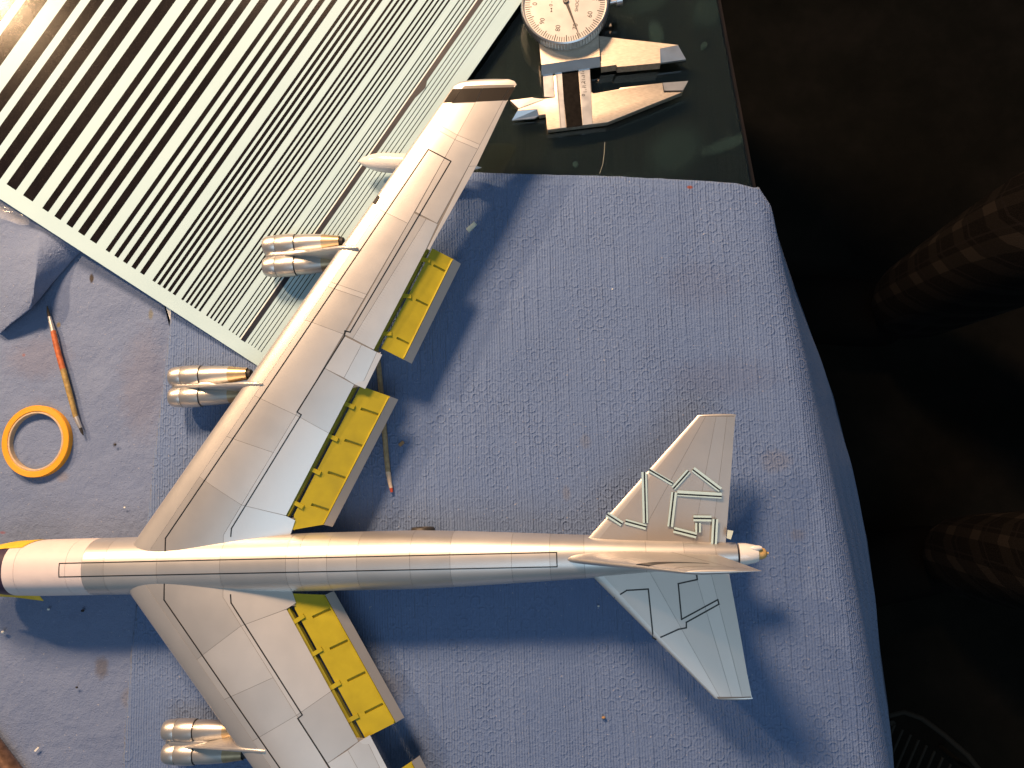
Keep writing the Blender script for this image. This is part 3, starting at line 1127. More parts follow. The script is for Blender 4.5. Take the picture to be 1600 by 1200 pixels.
# ------------------------------------------------------------------ flaps
def flap(S, q4, zs, slits, bars, A, B, corner=None):
    """q4: yellow plate corners px: front-in, front-out, back-out, back-in; zs: heights of front and back"""
    mp_ = S.mapf
    def P(px, py, z):
        p = W(px, py, z); x, y = mp_(p.x, p.y); return Vector((x, y, z))
    c = [P(*q4[0], zs[0]), P(*q4[1], zs[0]), P(*q4[2], zs[1]), P(*q4[3], zs[1])]

    def bil(a, b, dz=0.0):
        p = c[0].lerp(c[1], a).lerp(c[3].lerp(c[2], a), b)
        return p + Vector((0, 0, dz))
    hw = 0.010
    As = [0.0]
    for t_, *_ in slits: As += [t_ - hw, t_ + hw]
    As.append(1.0)
    b0, b1 = slits[0][1], slits[0][2]
    Bs = [0, b0, b1, 1]
    V, Fc = [], []

    def q(pts_):
        o = len(V); V.extend(pts_); Fc.append([o, o + 1, o + 2, o + 3])
    dep = -0.0009
    for i in range(len(As) - 1):
        for j in range(3):
            a0, a1, bb0, bb1 = As[i], As[i + 1], Bs[j], Bs[j + 1]
            hole = (i % 2 == 1 and j == 1)
            z = dep if hole else 0
            q([bil(a0, bb0, z), bil(a1, bb0, z), bil(a1, bb1, z), bil(a0, bb1, z)])
            if hole:
                q([bil(a0, bb0), bil(a1, bb0), bil(a1, bb0, z), bil(a0, bb0, z)])
                q([bil(a0, bb1), bil(a1, bb1), bil(a1, bb1, z), bil(a0, bb1, z)])
                q([bil(a0, bb0), bil(a0, bb1), bil(a0, bb1, z), bil(a0, bb0, z)])
                q([bil(a1, bb0), bil(a1, bb1), bil(a1, bb1, z), bil(a1, bb0, z)])
    if corner:
        kc = P(*corner, zs[0] - .0004)
        o = len(V); V.extend([c[0], c[3], kc]); Fc.append([o, o + 1, o + 2])
    th = -0.0014
    q([bil(0, 0, th), bil(1, 0, th), bil(1, 1, th), bil(0, 1, th)])
    for (a0, bb0, a1, bb1) in ((0, 0, 1, 0), (1, 0, 1, 1), (1, 1, 0, 1), (0, 1, 0, 0)):
        q([bil(a0, bb0), bil(a1, bb1), bil(a1, bb1, th), bil(a0, bb0, th)])
    fl_ = mesh_obj('flap', V, Fc, M['yellow'], bomber, 0)
    # raised yellow lip and the silver trailing plate
    out = (c[2] - c[1]).normalized() * 0.5 + (c[3] - c[0]).normalized() * 0.5
    out.z = 0; out.normalize()
    lipv, lipf = [], []
    for a in (0.012, 0.988):
        pb = c[3].lerp(c[2], a)
        lipv += [pb - out * .0008, pb - out * .0006 + Vector((0, 0, .0007)), pb + Vector((0, 0, .0008)), pb + out * .0001 + Vector((0, 0, -.0004))]
    lipf = [[0, 1, 5, 4], [1, 2, 6, 5], [2, 3, 7, 6], [3, 0, 4, 7], [0, 1, 2, 3], [4, 5, 6, 7]]
    mesh_obj('flap_lip', lipv, lipf, M['yellow'], fl_, 0)
    tev = []
    for a in (0.0, 1.0):
        pb = c[3].lerp(c[2], a)
        tev += [pb + out * .0002 + Vector((0, 0, .0006)), pb + out * .0032 + Vector((0, 0, -.0024)), pb + out * .0030 + Vector((0, 0, -.0030)), pb + Vector((0, 0, -.0012))]
    mesh_obj('flap_trailing_edge', tev, lipf, M['silver_d'], fl_, 0)
    # hinge bars over the gap and the thin yellow spar web under the wing skin
    for t_ in bars:
        a, b = on(A[0], A[1], t_), on(B[0], B[1], t_)
        pa, pb = P(*a, zs[0] + .0012), P(*b, zs[0] + .0002)
        d = (pb - pa); d.z = 0; d.normalize(); sN = Vector((-d.y, d.x, 0)) * .00085
        pa = pa - d * .001; pb = pb + d * .0012
        v = [pa + sN, pa - sN, pb - sN, pb + sN]
        v2 = v + [p - Vector((0, 0, .0009)) for p in v]
        mesh_obj('flap_hinge', v2, [[0, 1, 2, 3], [4, 5, 6, 7], [0, 1, 5, 4], [1, 2, 6, 5], [2, 3, 7, 6], [3, 0, 4, 7]], M['yellow'], fl_, 0)
    pa, pb = P(*A[0], zs[0] + .0008), P(*A[1], zs[0] + .0008)
    d = (pb - pa).normalized(); sN = Vector((d.y, -d.x, 0))
    if sN.dot(out) < 0: sN = -sN
    v = [pa - sN * .001, pa + sN * .0005, pb + sN * .0005, pb - sN * .001]
    v2 = v + [p - Vector((0, 0, .0025)) for p in v]
    mesh_obj('flap_well_web', v2, [[0, 1, 2, 3], [4, 5, 6, 7], [0, 1, 5, 4], [1, 2, 6, 5], [2, 3, 7, 6], [3, 0, 4, 7]], M['yellow_d'], fl_, 0)
    # dark closed inner end of the inboard flap bay
    return fl_


IN4 = [(459.5, 804), (563.5, 603), (609.4, 619.4), (506, 819.5)]
OUT4 = [(595.5, 544), (675.6, 388), (708.4, 405), (631, 562)]
A_in2, B_in2 = [(449, 806), (556, 601.5)], [(459, 811), (565, 605)]
A_out2, B_out2 = [(585, 547), (668, 389)], [(594, 547), (676, 391)]
for S in (S_UP, S_LO):
    flap(S, IN4, (.0335, .0300), [(.105, .34, .93), (.355, .34, .93), (.605, .34, .93), (.85, .34, .93)], [.10, .355, .61, .855], A_in2, B_in2, (457, 828))
    flap(S, OUT4, (.0345, .0315), [(.145, .36, .90), (.525, .36, .90), (.87, .36, .90)], [.165, .54, .90], A_out2, B_out2)


# ------------------------------------------------------------------ engine pods
def frame_tube(base, prof, n=32, dirv=None):
    dv = dirv or tdir
    nv = Vector((-dv.y, dv.x, 0))
    V, Fc = [], []
    for a, r in prof:
        for k in range(n):
            an = 2 * math.pi * k / n
            V.append(base + dv * a + nv * (r * math.sin(an)) + Vector((0, 0, r * math.cos(an))))
    for i in range(len(prof) - 1):
        for k in range(n):
            Fc.append([i * n + k, i * n + (k + 1) % n, (i + 1) * n + (k + 1) % n, (i + 1) * n + k])
    return V, Fc


def pod(name, nose_px, y1, y2, ring_px, end_px, pyl, z, zw):
    pd = None
    d = tdir
    for yy, sg in ((y1, 1), (y2, -1)):
        nose = W(nose_px, yy, z)
        ring = (W(ring_px, yy, z) - nose).length
        L = (W(end_px, yy, z) - nose).length
        R = 0.0048
        q1 = ring * .42
        parts = [('nacelle_intake', [(0.0012, R * .70), (0, R * .78), (.0006, R * .86), (.002, R * .93), (q1 - .0001, R * .985), (q1, R * .97)], 'nacelle'),
                 ('nacelle_cowl', [(q1, R * .965), (q1 + .0002, R * .99), (ring * .75, R * 1.02), (ring - .0003, R * 1.0), (ring + .0001, R * .985), (ring + .0001, R * .80)], 'nacelle'),
                 ('nacelle_shell', [(ring - .0004, R * .84), (ring + .0006, R * .905), (ring + (L - ring) * .3, R * .89), (ring + (L - ring) * .62, R * .78)], 'nacelle'),
                 ('nacelle_tailpipe', [(ring + (L - ring) * .62, R * .78), (L * .92, R * .62), (L, R * .55), (L - .0002, R * .50), (L - .004, R * .48)], 'burnt')]
        for nm, prof, mt in parts:
            V, Fc = frame_tube(nose, prof)
            if pd is None:
                pd = mesh_obj('engine_pod', V, Fc, M[mt], bomber, 40)
            else:
                mesh_obj(nm, V, Fc, M[mt], pd, 40)
        V, Fc = frame_tube(nose, [(ring - .0001, R * .93), (ring + .00045, R * .93)])
        mesh_obj('cowl_gap', V, Fc, M['exhaust'], pd, 40)
        V, Fc = frame_tube(nose, [(q1 - .00012, R * .99), (q1 + .00012, R * .99)])
        mesh_obj('cowl_seam', V, Fc, M['groove'], pd, 40)
        V, Fc = frame_tube(nose, [(L - .0035, R * .47), (L + .0016, R * .40), (L + .0020, R * .30)])
        Fc.append([len(V) - 32 + k for k in range(32)])
        mesh_obj('exhaust', V, Fc, M['exhaust'], pd, 40)
        V, Fc = frame_tube(nose, [(.0012, R * .72), (.0016, R * .2), (.0004, R * .02)])
        mesh_obj('intake_hub', V, Fc, M['gunmetal'], pd, 40)
    # pylon: knife-edged fairing from the pod up over the leading edge
    (x0, yy0), (x1, yy1), (x2, yy2) = pyl
    k0, k1, k2 = W(x0, yy0, z + .0036), W(x1, yy1, zw - .0006), W(x2, yy2, zw + .0012)
    secs = []
    N = 14
    for i in range(N + 1):
        s_ = i / N
        if s_ < .7:
            p = k0.lerp(k1, s_ / .7)
        else:
            p = k1.lerp(k2, (s_ - .7) / .3)
        hw = .00012 + .00085 * math.sin(min(1, s_ * 1.15) * math.pi * .5) if s_ < .97 else .0004
        bot = lerp(z - .001, z + .006, s_)
        secs.append((p, hw, bot))
    V, Fc = [], []
    nv = ndir
    for p, hw, bot in secs:
        for off, zz in ((-hw * 2.2, bot), (-hw, p.z - .0007), (-hw * .45, p.z - .0001), (hw * .45, p.z - .0001), (hw, p.z - .0007), (hw * 2.2, bot)):
            q = p + nv * off
            V.append((q.x, q.y, zz))
    for i in range(N):
        for k in range(5):
            a = i * 6 + k
            Fc.append([a, a + 1, a + 7, a + 6])
    Fc.append([0, 1, 2, 3, 4, 5]); Fc.append([N * 6 + k for k in range(6)])
    mesh_obj('pylon', V, Fc, M['silver'], pd, 50)
    # seam fillet between the two nacelles
    nose = W(nose_px, (y1 + y2) / 2, z)
    V, Fc = frame_tube(nose, [(.0008, .0012), (.004, .0030), (.018, .0030), (.024, .001)], 16)
    mesh_obj('nacelle_fairing', V, Fc, M['nacelle'], pd, 50)
    return pd


zp = 0.0225
pod('p', 268, 589.5, 621, 315, 387, [(291, 605.5), (378, 599.5), (409, 599.5)], zp, .0412)
pod('p', 414, 385, 417.5, 462.5, 531, [(444, 398), (532, 386), (558, 386.5)], zp + .001, .0418)
pod('p', 258, 1141, 1177, 306, 380, [(288, 1168), (375, 1172), (413, 1175)], zp - .001, .0412)
# ------------------------------------------------------------------ drop tank under the lit wing tip
zk = 0.0235
n0, n1 = W(559, 252, zk), W(753, 262, zk)
dv = (n1 - n0).normalized(); L = (n1 - n0).length
prof = []
for i in range(25):
    s_ = i / 24
    r = 0.00435 * (math.sin(math.pi * min(s_ / .5, 1) ** .80 / 2) if s_ < .25 else 1.0 if False else 1.0) if s_ < .25 else 0.00435 * (1.0 if s_ < .5 else math.cos((s_ - .5) / .5 * math.pi / 2) ** .85)
    if s_ < .25: r = 0.00435 * math.sin(math.pi / 2 * (s_ / .25) ** .75)
    prof.append((s_ * L, max(r, 0.00004)))
V, Fc = frame_tube(n0, prof, 36, dv)
mesh_obj('fuel_tank', V, Fc, M['white_gloss'], bomber, 60)
pp = W(706, 259, zk)
prism_obj('tank_pylon', [pp - dv * .007 - ndir * .0008, pp + dv * .007 - ndir * .0005, pp + dv * .007 + ndir * .0005, pp - dv * .007 + ndir * .0008], zk + .002, .0395, M['silver'], bomber)

# ------------------------------------------------------------------ fin
FZ0, FZ1 = 0.0405, 0.0865
f_le0, f_te0 = W(876, 874, .0432), W(1122, 867.5, .0425)
f_le1, f_te1 = W(1070, 894.3, FZ1), W(1191, 892.3, FZ1)


def fin_pt(c, q, side, off=0.0):
    a = f_le0.lerp(f_le1, q); b = f_te0.lerp(f_te1, q)
    p = a.lerp(b, c)
    p.z = lerp(FZ0, FZ1, q) if q <= 1 else FZ1
    th = lerp(.0026, .0011, q) * Surf.prof(c) + off
    return p + ndir * th * side


V, Fc = [], []
cs = [0.5 * (1 - math.cos(math.pi * i / 20)) for i in range(21)]
qs = [i / 14 for i in range(14)] + [.975, .99, 1.0]
row = 2 * len(cs) - 2
for q in qs:
    k = 1.0 if q < .97 else (0.92 if q < .98 else 0.72 if q < .995 else .25)
    for c in cs: 
        m0 = fin_pt(c, q, 0); V.append(m0.lerp(fin_pt(c, q, 1), k))
    for c in reversed(cs[1:-1]):
        m0 = fin_pt(c, q, 0); V.append(m0.lerp(fin_pt(c, q, -1), k))
for j in range(len(qs) - 1):
    for i in range(row):
        Fc.append([j * row + i, j * row + (i + 1) % row, (j + 1) * row + (i + 1) % row, (j + 1) * row + i])
Fc.append([(len(qs) - 1) * row + i for i in range(row)])
fin = mesh_obj('fin', V, Fc, M['silver_c'], bomber, 50)
for nm, (qa, qb, ca, cb), w_, mt in (('fin_band', (.675, .72, 0.0, .62), .11, 'line'), ('rudder_line', (.02, .97, .70, .70), .006, 'groove'), ('fin_cap_line', (.90, .90, .05, .98), .006, 'groove')):
    V, Fc = [], []
    N = 24
    for i in range(N + 1):
        s_ = i / N
        for e in (-.5, .5):
            if nm == 'rudder_line':
                V.append(fin_pt(ca + e * w_, lerp(qa, qb, s_), 1, .00005))
            else:
                ww = w_ * (1 - .8 * s_) if nm == 'fin_band' else w_
                V.append(fin_pt(lerp(ca, cb, s_), lerp(qa, qb, s_) + e * ww, 1, .00005))
    for i in range(N): Fc.append([2 * i, 2 * i + 1, 2 * i + 3, 2 * i + 2])
    mesh_obj(nm, V, Fc, M[mt], fin, 60)

# ------------------------------------------------------------------ tailplanes
ZS = 0.0375
S_TU = Surf((W(921, 838, ZS), W(1089, 650, ZS)), (W(1134.6, 848, ZS), W(1149.5, 650, ZS)), (ZS, ZS + .001), (.0013, .0006), (.0011, .0006))
S_TL = Surf((W(927, 902, ZS), W(1116, 1090, ZS)), (W(1141, 901, ZS), W(1175, 1089, ZS)), (ZS, ZS + .001), (.0013, .0006), (.0011, .0006))


def tailplane(S, pans, lines, lab):
    tp = S.body('tailplane', lambda q: .985, [-.25, -.12, 0, .1, .2, .3, .4, .5, .6, .7, .8, .9, .96, .985, 1.0], M['silver_c'], bomber, .085, .00010)
    for k, pl in enumerate(pans): S.panel('panel', pl, [M['silver_t'], M['silver_t2']][k % 2], tp, .00006)
    for l in lines: S.line('marking_line', l, .00058, M['line'], tp)
    # rounded end cap
    V, Fc = [], []
    for i in range(15):
        c = i / 14; p = S.plan(c, 1.0); d = S.plan(c, 1.02) - S.plan(c, 1.0); d.z = 0; d.normalize()
        for j in range(7):
            fi = -math.pi / 2 + math.pi * j / 6
            q = p + d * .0009 * math.cos(fi) * (math.sin(math.pi * min(1, max(0, c * .96 + .02))) ** .3)
            z0 = lerp(S.z0[0], S.z0[1], 1)
            zz = S.z(c, 1.0) if fi >= 0 else S.z(c, 1.0, True)
            V.append((q.x, q.y, z0 + (zz - z0) * abs(math.sin(fi))))
    for i in range(14):
        for j in range(6):
            a = i * 7 + j
            Fc.append([a, a + 1, a + 8, a + 7])
    mesh_obj('tailplane_tip', V, Fc, M['silver_c'], tp, 60)
    tp['label'] = lab
    return tp


tailplane(S_TU, [[(932, 846), (1094, 650.6), (1102.5, 650.6), (1011, 818), (1011, 862)], [(1011, 862), (1011, 818), (1102.5, 650.6), (1119, 650.6), (1087, 822), (1080, 862)],
                 [(1080, 862), (1087, 822), (1119, 650.6), (1136, 650.6), (1110, 862)], [(1110, 862), (1136, 650.6), (1148.8, 650.6), (1141, 760), (1133, 862)]],
          [], 'tailplane with pale decal strips laid across it')
tailplane(S_TL, [[(935, 893), (1117.5, 1089), (1124.5, 1089), (1013, 890)], [(1013, 890), (1124.5, 1089), (1143, 1089), (1084, 888)],
                 [(1084, 888), (1143, 1089), (1160, 1089), (1109, 888)], [(1109, 888), (1160, 1089), (1174, 1088.5), (1158.5, 1000), (1138, 888)]],
          [[(961, 933.6), (979.3, 922.5), (1013, 920.4), (1020.5, 996.5), (1024.5, 998.8), (1059.8, 983.4), (1072.4, 980.8), (1072.4, 972.4), (1123.4, 944), (1121.5, 937), (1065, 967.7), (1059.8, 912), (1089.5, 905.5), (1088.7, 899.4)]],
          'shaded tailplane with black zigzag marking lines')

# ------------------------------------------------------------------ undercarriage
def wheel(px, py, z, r, w, yoff=None):
    c = W(px, py, z)
    V, Fc = [], []
    prof = [(-w, r * .55), (-w, r * .86), (-w * .6, r * .98), (0, r), (w * .6, r * .98), (w, r * .86), (w, r * .55), (w * .5, r * .5), (w * .5, .0001)]
    n = 28
    for o_, rr in prof:
        for k in range(n):
            an = 2 * math.pi * k / n
            V.append(c + ndir * o_ + tdir * rr * math.cos(an) + Vector((0, 0, rr * math.sin(an))))
    for i in range(len(prof) - 1):
        for k in range(n):
            Fc.append([i * n + k, i * n + (k + 1) % n, (i + 1) * n + (k + 1) % n, (i + 1) * n + k])
    Fc.append(list(range(n)))
    return mesh_obj('wheel', V, Fc, M['tyre'], bomber, 40)


RW = 0.0052
RW0 = RW + .0016 + DZ
wheel(661, 829.5, RW0, RW, .0016)
for px, py in ((661, 872), (661, 905), (300, 868), (300, 905)):
    wheel(px, py, RW0, RW, .0016)
for px, py in ((661, 845), (661, 895), (300, 875), (300, 900)):
    p = W(px, py, .008)
    V, Fc = tube([(p.x, p.y, RW0), (p.x, p.y, .026)], [.0010, .0012], 12)
    mesh_obj('gear_strut', V, Fc, M['gunmetal'], bomber, 40)

# ------------------------------------------------------------------ yellow masking tape at the nose
def fus_patch(name, corners, mat, n=10, off=.0002):
    """patch on the fuselage: corners (px, phi)"""
    V, Fc = [], []
    for j in range(n + 1):
        for i in range(n + 1):
            u, v = i / n, j / n
            px = lerp(lerp(corners[0][0], corners[1][0], u), lerp(corners[3][0], corners[2][0], u), v)
            ph = lerp(lerp(corners[0][1], corners[1][1], u), lerp(corners[3][1], corners[2][1], u), v)
            V.append(fus(ax(px), ph, off))
    for j in range(n):
        for i in range(n):
            a = j * (n + 1) + i
            Fc.append([a, a + 1, a + n + 2, a + n + 1])
    return mesh_obj(name, V, Fc, mat, None, 60)


t = NT('yellow_masking_tape')
nz = t.noise(300, 4)
t.set(Base_Color=t.ramp(nz, [(0.3, (0.62, 0.42, 0.02)), (0.7, (0.80, 0.56, 0.05))]), Roughness=0.55)
t.bump(t.noise(1200, 3), 0.00006)
M['ytape'] = t.m
ON_MODEL = []
o = fus_patch('masking_tape', [(-70, .86), (22, .86), (40, 1.75), (-70, 1.75)], M['ytape'])
ON_MODEL.append(o)
tag(o, 'yellow masking tape stuck to the lamp side of the cream nose section', 'tape', 'masking tape on the nose')
zl = 0.028
V = [W(-50, 918, .036), W(26, 920, .0345), W(50, 920, .0345), W(60, 929, .029), W(68, 939, .026), W(20, 933, .028), W(-50, 930, .028)]
V2 = V + [v - Vector((0, 0, .0002)) for v in V]
n7 = 7
o = mesh_obj('masking_tape', V2, [list(range(n7)), list(range(2 * n7 - 1, n7 - 1, -1))] + [[i, (i + 1) % n7, (i + 1) % n7 + n7, i + n7] for i in range(n7)], M['ytape'], None, 0)
ON_MODEL.append(o)
tag(o, 'yellow masking tape flag with a pointed loose end on the shaded nose side', 'tape', 'masking tape on the nose')

# ================================================================== decal strips laid on the lit tailplane
strips = [((1006.3, 737.5), (1008.5, 817.3), 8.0, .05, 'long upright decal strip near the tailplane leading edge'),
          ((1013.8, 734.2), (1050.8, 755.8), 6.0, .10, 'slanting decal strip starting on the bright leading edge of the tailplane'),
          ((1052, 763), (1076, 736), 7.0, -.05, 'short decal strip rising to the left side of the roof-like peak'),
          ((1082.8, 733), (1125.5, 765.3), 8.0, -.10, 'decal strip falling from the peak towards the tailplane trailing edge'),
          ((1058.3, 770.5), (1127.8, 774.5), 8.6, -.15, 'longest level decal strip crossing the middle of the tailplane'),
          ((1053.5, 769), (1047.2, 823), 8.6, -.05, 'upright decal strip hanging below the left end of the level strip'),
          ((1083.5, 809.8), (1111.6, 810.3), 8.8, 0, 'short level decal strip near the tailplane root'),
          ((1090.7, 817), (1090.7, 832), 8.4, 0, 'shortest decal strip, a stub under the short level strip'),
          ((1117.7, 811), (1115.5, 850), 8.6, 0, 'upright decal strip touching the fuselage at the tailplane root'),
          ((1052.8, 827.8), (1088.3, 836.8), 8.6, .0, 'gently sloping decal strip ending below the stub strip'),
          ((948.5, 803.5), (971.8, 818.5), 8.0, 0, 'decal strip overhanging the leading edge nearest the tailplane root'),
          ((977, 814.8), (1009.7, 823.8), 8.0, .05, 'sloping decal strip meeting the foot of the long upright strip')]
zst = ZS + .0018
for k, (a, b, w_, lo, lab) in enumerate(strips):
    z_ = zst + .00006 * (k % 3)
    pa, pb = W(*a, z_), W(*b, z_)
    d = (pb - pa).normalized(); nn = Vector((-d.y, d.x, 0)); hw = w_ / 3.86 / 1000 / 2
    o = prism_obj('decal_strip', [pa - nn * hw, pb - nn * hw, pb + nn * hw, pa + nn * hw], z_ - .0003, z_, M['paper'])
    ON_MODEL.append(o)
    tag(o, lab, 'decal strip', 'decal strips laid on the tailplane')
    lw = .00029; off = nn * lo * hw * 2
    v, f = sheet([pa - nn * lw + off, pb - nn * lw + off, pb + nn * lw + off, pa + nn * lw + off], z_ + .000008, z_ + .00005)
    mesh_obj('printed_line', v, f, M['line'], o, 0)

bomber.location.z = 0.0
for o in ON_MODEL: o.location.z = -DZ
HREF = CAM_H

# ================================================================== tape roll
cpx = (54.5, 689.5)
ht = 0.0030
ct = W(*cpx, ht + .0012)
ro, ri, rc = 58.3 / 3.51 / 1000, 48.5 / 3.51 / 1000, 45.0 / 3.51 / 1000


def ring_mesh(r0, r1, z0, z1, c, n=96, bev=.0002):
    V, Fc = [], []
    prof = [(r0, z0), (r0, z1 - bev), (r0 - bev if r0 > r1 else r0 + bev, z1), (r1 + bev if r0 > r1 else r1 - bev, z1), (r1, z1 - bev), (r1, z0)]
    for r, z in prof:
        for k in range(n):
            an = 2 * math.pi * k / n
            V.append((c.x + r * math.cos(an), c.y + r * math.sin(an), z))
    m = len(prof)
    for i in range(m):
        for k in range(n):
            i2 = (i + 1) % m
            Fc.append([i * n + k, i * n + (k + 1) % n, i2 * n + (k + 1) % n, i2 * n + k])
    return V, Fc


t = NT('orange_washi_tape')
o3 = t.xyz()
rad = t.math('SQRT', t.math('ADD', t.math('POWER', t.math('SUBTRACT', o3[0], ct.x), 2.0), t.math('POWER', t.math('SUBTRACT', o3[1], ct.y), 2.0)))
lay = t.math('SINE', t.math('MULTIPLY', rad, 2 * math.pi / 0.00032))
t.set(Base_Color=t.mix(t.mapr(lay, -1, 1, 0, .35), (0.80, 0.36, 0.018), (0.66, 0.27, 0.010)), Roughness=0.5)
t.bump(lay, .00002)
z0_ = .0012
tr = empty('tape_roll', (ct.x, ct.y, z0_))
tag(tr, 'narrow roll of orange masking tape lying on the flat towel', 'tape')
V, Fc = ring_mesh(ro, ri, z0_, z0_ + ht, ct)
mesh_obj('tape', V, Fc, t.m, tr, 40)
V, Fc = ring_mesh(ri - .00003, rc, z0_, z0_ + ht - .0002, ct)
mesh_obj('core', V, Fc, plain('cardboard_core', (0.52, 0.40, 0.27), .8, 0, .1, 600), tr, 40)

# ================================================================== brushes and sticks
def stick(name, segs, label, cat, zbase, group=None):
    """segs: list of (part name, material, [(px, py, radius m), ...])"""
    p0 = W(segs[0][2][0][0], segs[0][2][0][1], zbase)
    root = empty(name, (p0.x, p0.y, zbase))
    for nm, mt, pts_ in segs:
        V, Fc = tube([W(x, y, zbase + .0013) for x, y, r in pts_], [r for _, _, r in pts_], 18)
        mesh_obj(nm, V, Fc, mt, root, 50)
    tag(root, label, cat, group)
    return root


m_red = plain('worn_red_paint', (0.42, 0.11, 0.035), .5, 0, .35, 500)
m_och = plain('ochre_stained_wood', (0.30, 0.21, 0.07), .6, 0, .35, 700)
m_grey = plain('greyed_wood', (0.34, 0.27, 0.16), .65, 0, .25, 700)
m_tip = plain('dried_black_tip', (0.02, 0.018, 0.016), .6)
m_fer = plain('dull_ferrule', (0.55, 0.55, 0.55), .35, .7)
m_redtip = plain('red_paint_tip', (0.50, 0.07, 0.03), .5)
stick('paint_brush', [('bristles', m_tip, [(74, 478, .0002), (75, 486, .0006), (77, 496, .0007)]),
                      ('ferrule', m_fer, [(77, 495, .0008), (80, 506, .0010), (83, 518, .0012)]),
                      ('red_handle', m_red, [(83, 517, .00118), (88, 540, .00128), (98.5, 578, .00132)]),
                      ('ochre_handle', m_och, [(98.5, 577, .00133), (108, 612, .00130), (118.5, 652, .00110)]),
                      ('worn_end', m_fer, [(118.3, 651, .00108), (123, 662, .0010), (126, 669, .0008)]),
                      ('dark_end', m_tip, [(125.5, 668, .0008), (128, 675, .0006), (130, 680, .0002)])],
      'thin paint brush with a red and ochre handle above the tape roll', 'brush', .0020)
stick('wooden_stick', [('shaft', m_grey, [(585, 520, .0010), (592, 575, .00115), (598, 640, .00115), (604, 715, .00115), (606.5, 738, .0011)]),
                       ('bare_end', plain('pale_scraped_wood', (0.62, 0.50, 0.38), .6, 0, .1, 800), [(606.3, 737, .00112), (609.5, 756, .0009), (611.2, 763, .00075)]),
                       ('painted_tip', m_redtip, [(611.1, 762.5, .00078), (612.3, 769, .0006)])],
      'grey wooden stick with a red tip partly hidden under the flaps', 'stick', .0022)
rod_m = plain('bronze_rod', (0.20, 0.115, 0.075), .38, .55, .35, 350)
p0, p1 = W(-70, 1094, .0055), W(40, 1240, .0055)
V, Fc = tube([p0, p0.lerp(p1, .5), p1], [.0047, .0047, .0047], 28)
rod = empty('tool_handle', (p1.x, p1.y, .001))
mesh_obj('shaft', V, Fc, rod_m, rod, 50)
V, Fc = tube([p0.lerp(p1, 1.0), p0.lerp(p1, 1.1), p0.lerp(p1, 1.15)], [.0049, .0050, .0035], 28)
mesh_obj('end_cap', V, Fc, M['gunmetal'], rod, 50)
tag(rod, 'brown metallic tool handle lying in the bottom left corner', 'tool')

# ================================================================== dial caliper
cal_o = W(880, 150, 0)
cal = empty('dial_caliper', (cal_o.x, cal_o.y, 0))
tag(cal, 'steel dial caliper lying on the dark glass with its jaws slightly open', 'caliper')


def CP(x, y, z=0.0): return W(790 + x / 5.3333, y / 5.3333, z)


zb = 0.0042
fixed = [(300, -700), (412, 812), (325, 822), (245, 818), (225, 810), (35, 836), (108, 905), (99, 922), (264, 910), (276, 961), (333, 952), (347, 1082), (850, 1018),
         (1474, 767), (1320, 770), (1307, 690), (955, 730), (945, 742), (735, 778), (716, 765), (620, -720)]
# split into convex-friendly pieces that are one casting
def ngon_prism(name, pts_, z0, z1, mat, parent, bev=.00025):
    return prism_obj(name, pts_, z0, z1, mat, parent, bev)


beam = ngon_prism('beam', [CP(x, y, zb) for x, y in fixed], .0006, zb, M['steel'], cal, .0002)


def slope_plate(name, pts_, z_list, mat, parent, zlow):
    top = [CP(x, y, z) for (x, y), z in zip(pts_, z_list)]
    n = len(top)
    V = top + [Vector((p.x, p.y, zlow)) for p in top]
    Fc = [list(range(n)), list(range(2 * n - 1, n - 1, -1))] + [[i, (i + 1) % n, (i + 1) % n + n, i + n] for i in range(n)]
    return mesh_obj(name, V, Fc, mat, parent, 0)


slope_plate('scale_band', [(414, 600), (468, 600), (500, 1062), (452, 1068)], [zb + .0003] * 4, M['steel_smooth'], beam, zb - .0002)
slope_plate('scale_band', [(607, 560), (700, 560), (722, 1033), (644, 1042)], [zb + .0003] * 4, M['steel_smooth'], beam, zb - .0002)
slope_plate('rack_inlay', [(460, 560), (603, 560), (641, 1047), (507, 1064)], [zb + .0001] * 4, M['black_plastic'], beam, zb - .0002)
slope_plate('beam_edge_line', [(424, 600), (427, 600), (463, 1066), (460, 1066)], [zb + .00035] * 4, M['ink'], beam, zb)
slope_plate('fixed_jaw_tip', [(1309, 690), (1522, 674), (1475, 766), (1322, 769)], [zb - .0004, zb - .0004, zb - .0020, zb - .0020], M['steel_smooth'], beam, zb - .0004)
slope_plate('inside_jaw_bevel', [(99, 923), (264, 911), (276, 962), (240, 986), (52, 1003)], [zb - .0001, zb - .0001, zb - .0019, zb - .0022, zb - .0022], M['steel_smooth'], beam, zb - .003)
slope_plate('inside_jaw_face', [(40, 838), (228, 814), (320, 826), (200, 870), (110, 902)], [zb + .0002, zb + .0002, zb + .0002, zb + .0003, zb + .0003], M['steel_smooth'], beam, zb - .001)
slope_plate('depth_rod', [(310, 600), (392, 600), (408, 808), (322, 806)], [zb + .0002] * 4, M['steel_smooth'], beam, zb - .001)

zs_ = 0.0066
slider_pts = [(268, 240), (298, 540), (785, 470), (770, 170)]
slider = slope_plate('slider', slider_pts, [zs_ + .0016] * 4, M['steel'], cal, zb + .0004)
slope_plate('slider_bevel', [(298, 541), (785, 471), (791, 556), (299, 626)], [zs_ + .0015, zs_ + .0015, zb + .0008, zb + .0008], M['steel_smooth'], slider, zb + .0003)
mj = slope_plate('moving_jaw', [(780, 300), (1000, 327), (1230, 351), (1440, 375), (1287, 405), (1291, 524), (930, 557), (922, 540), (796, 556)], [zs_] * 9, M['steel'], cal, .0012)
slope_plate('moving_jaw_tip', [(1286, 406), (1437, 377), (1503, 494), (1292, 523)], [zs_ - .0001, zs_ - .0001, zs_ - .0017, zs_ - .0017], M['steel_smooth'], mj, zs_ - .003)

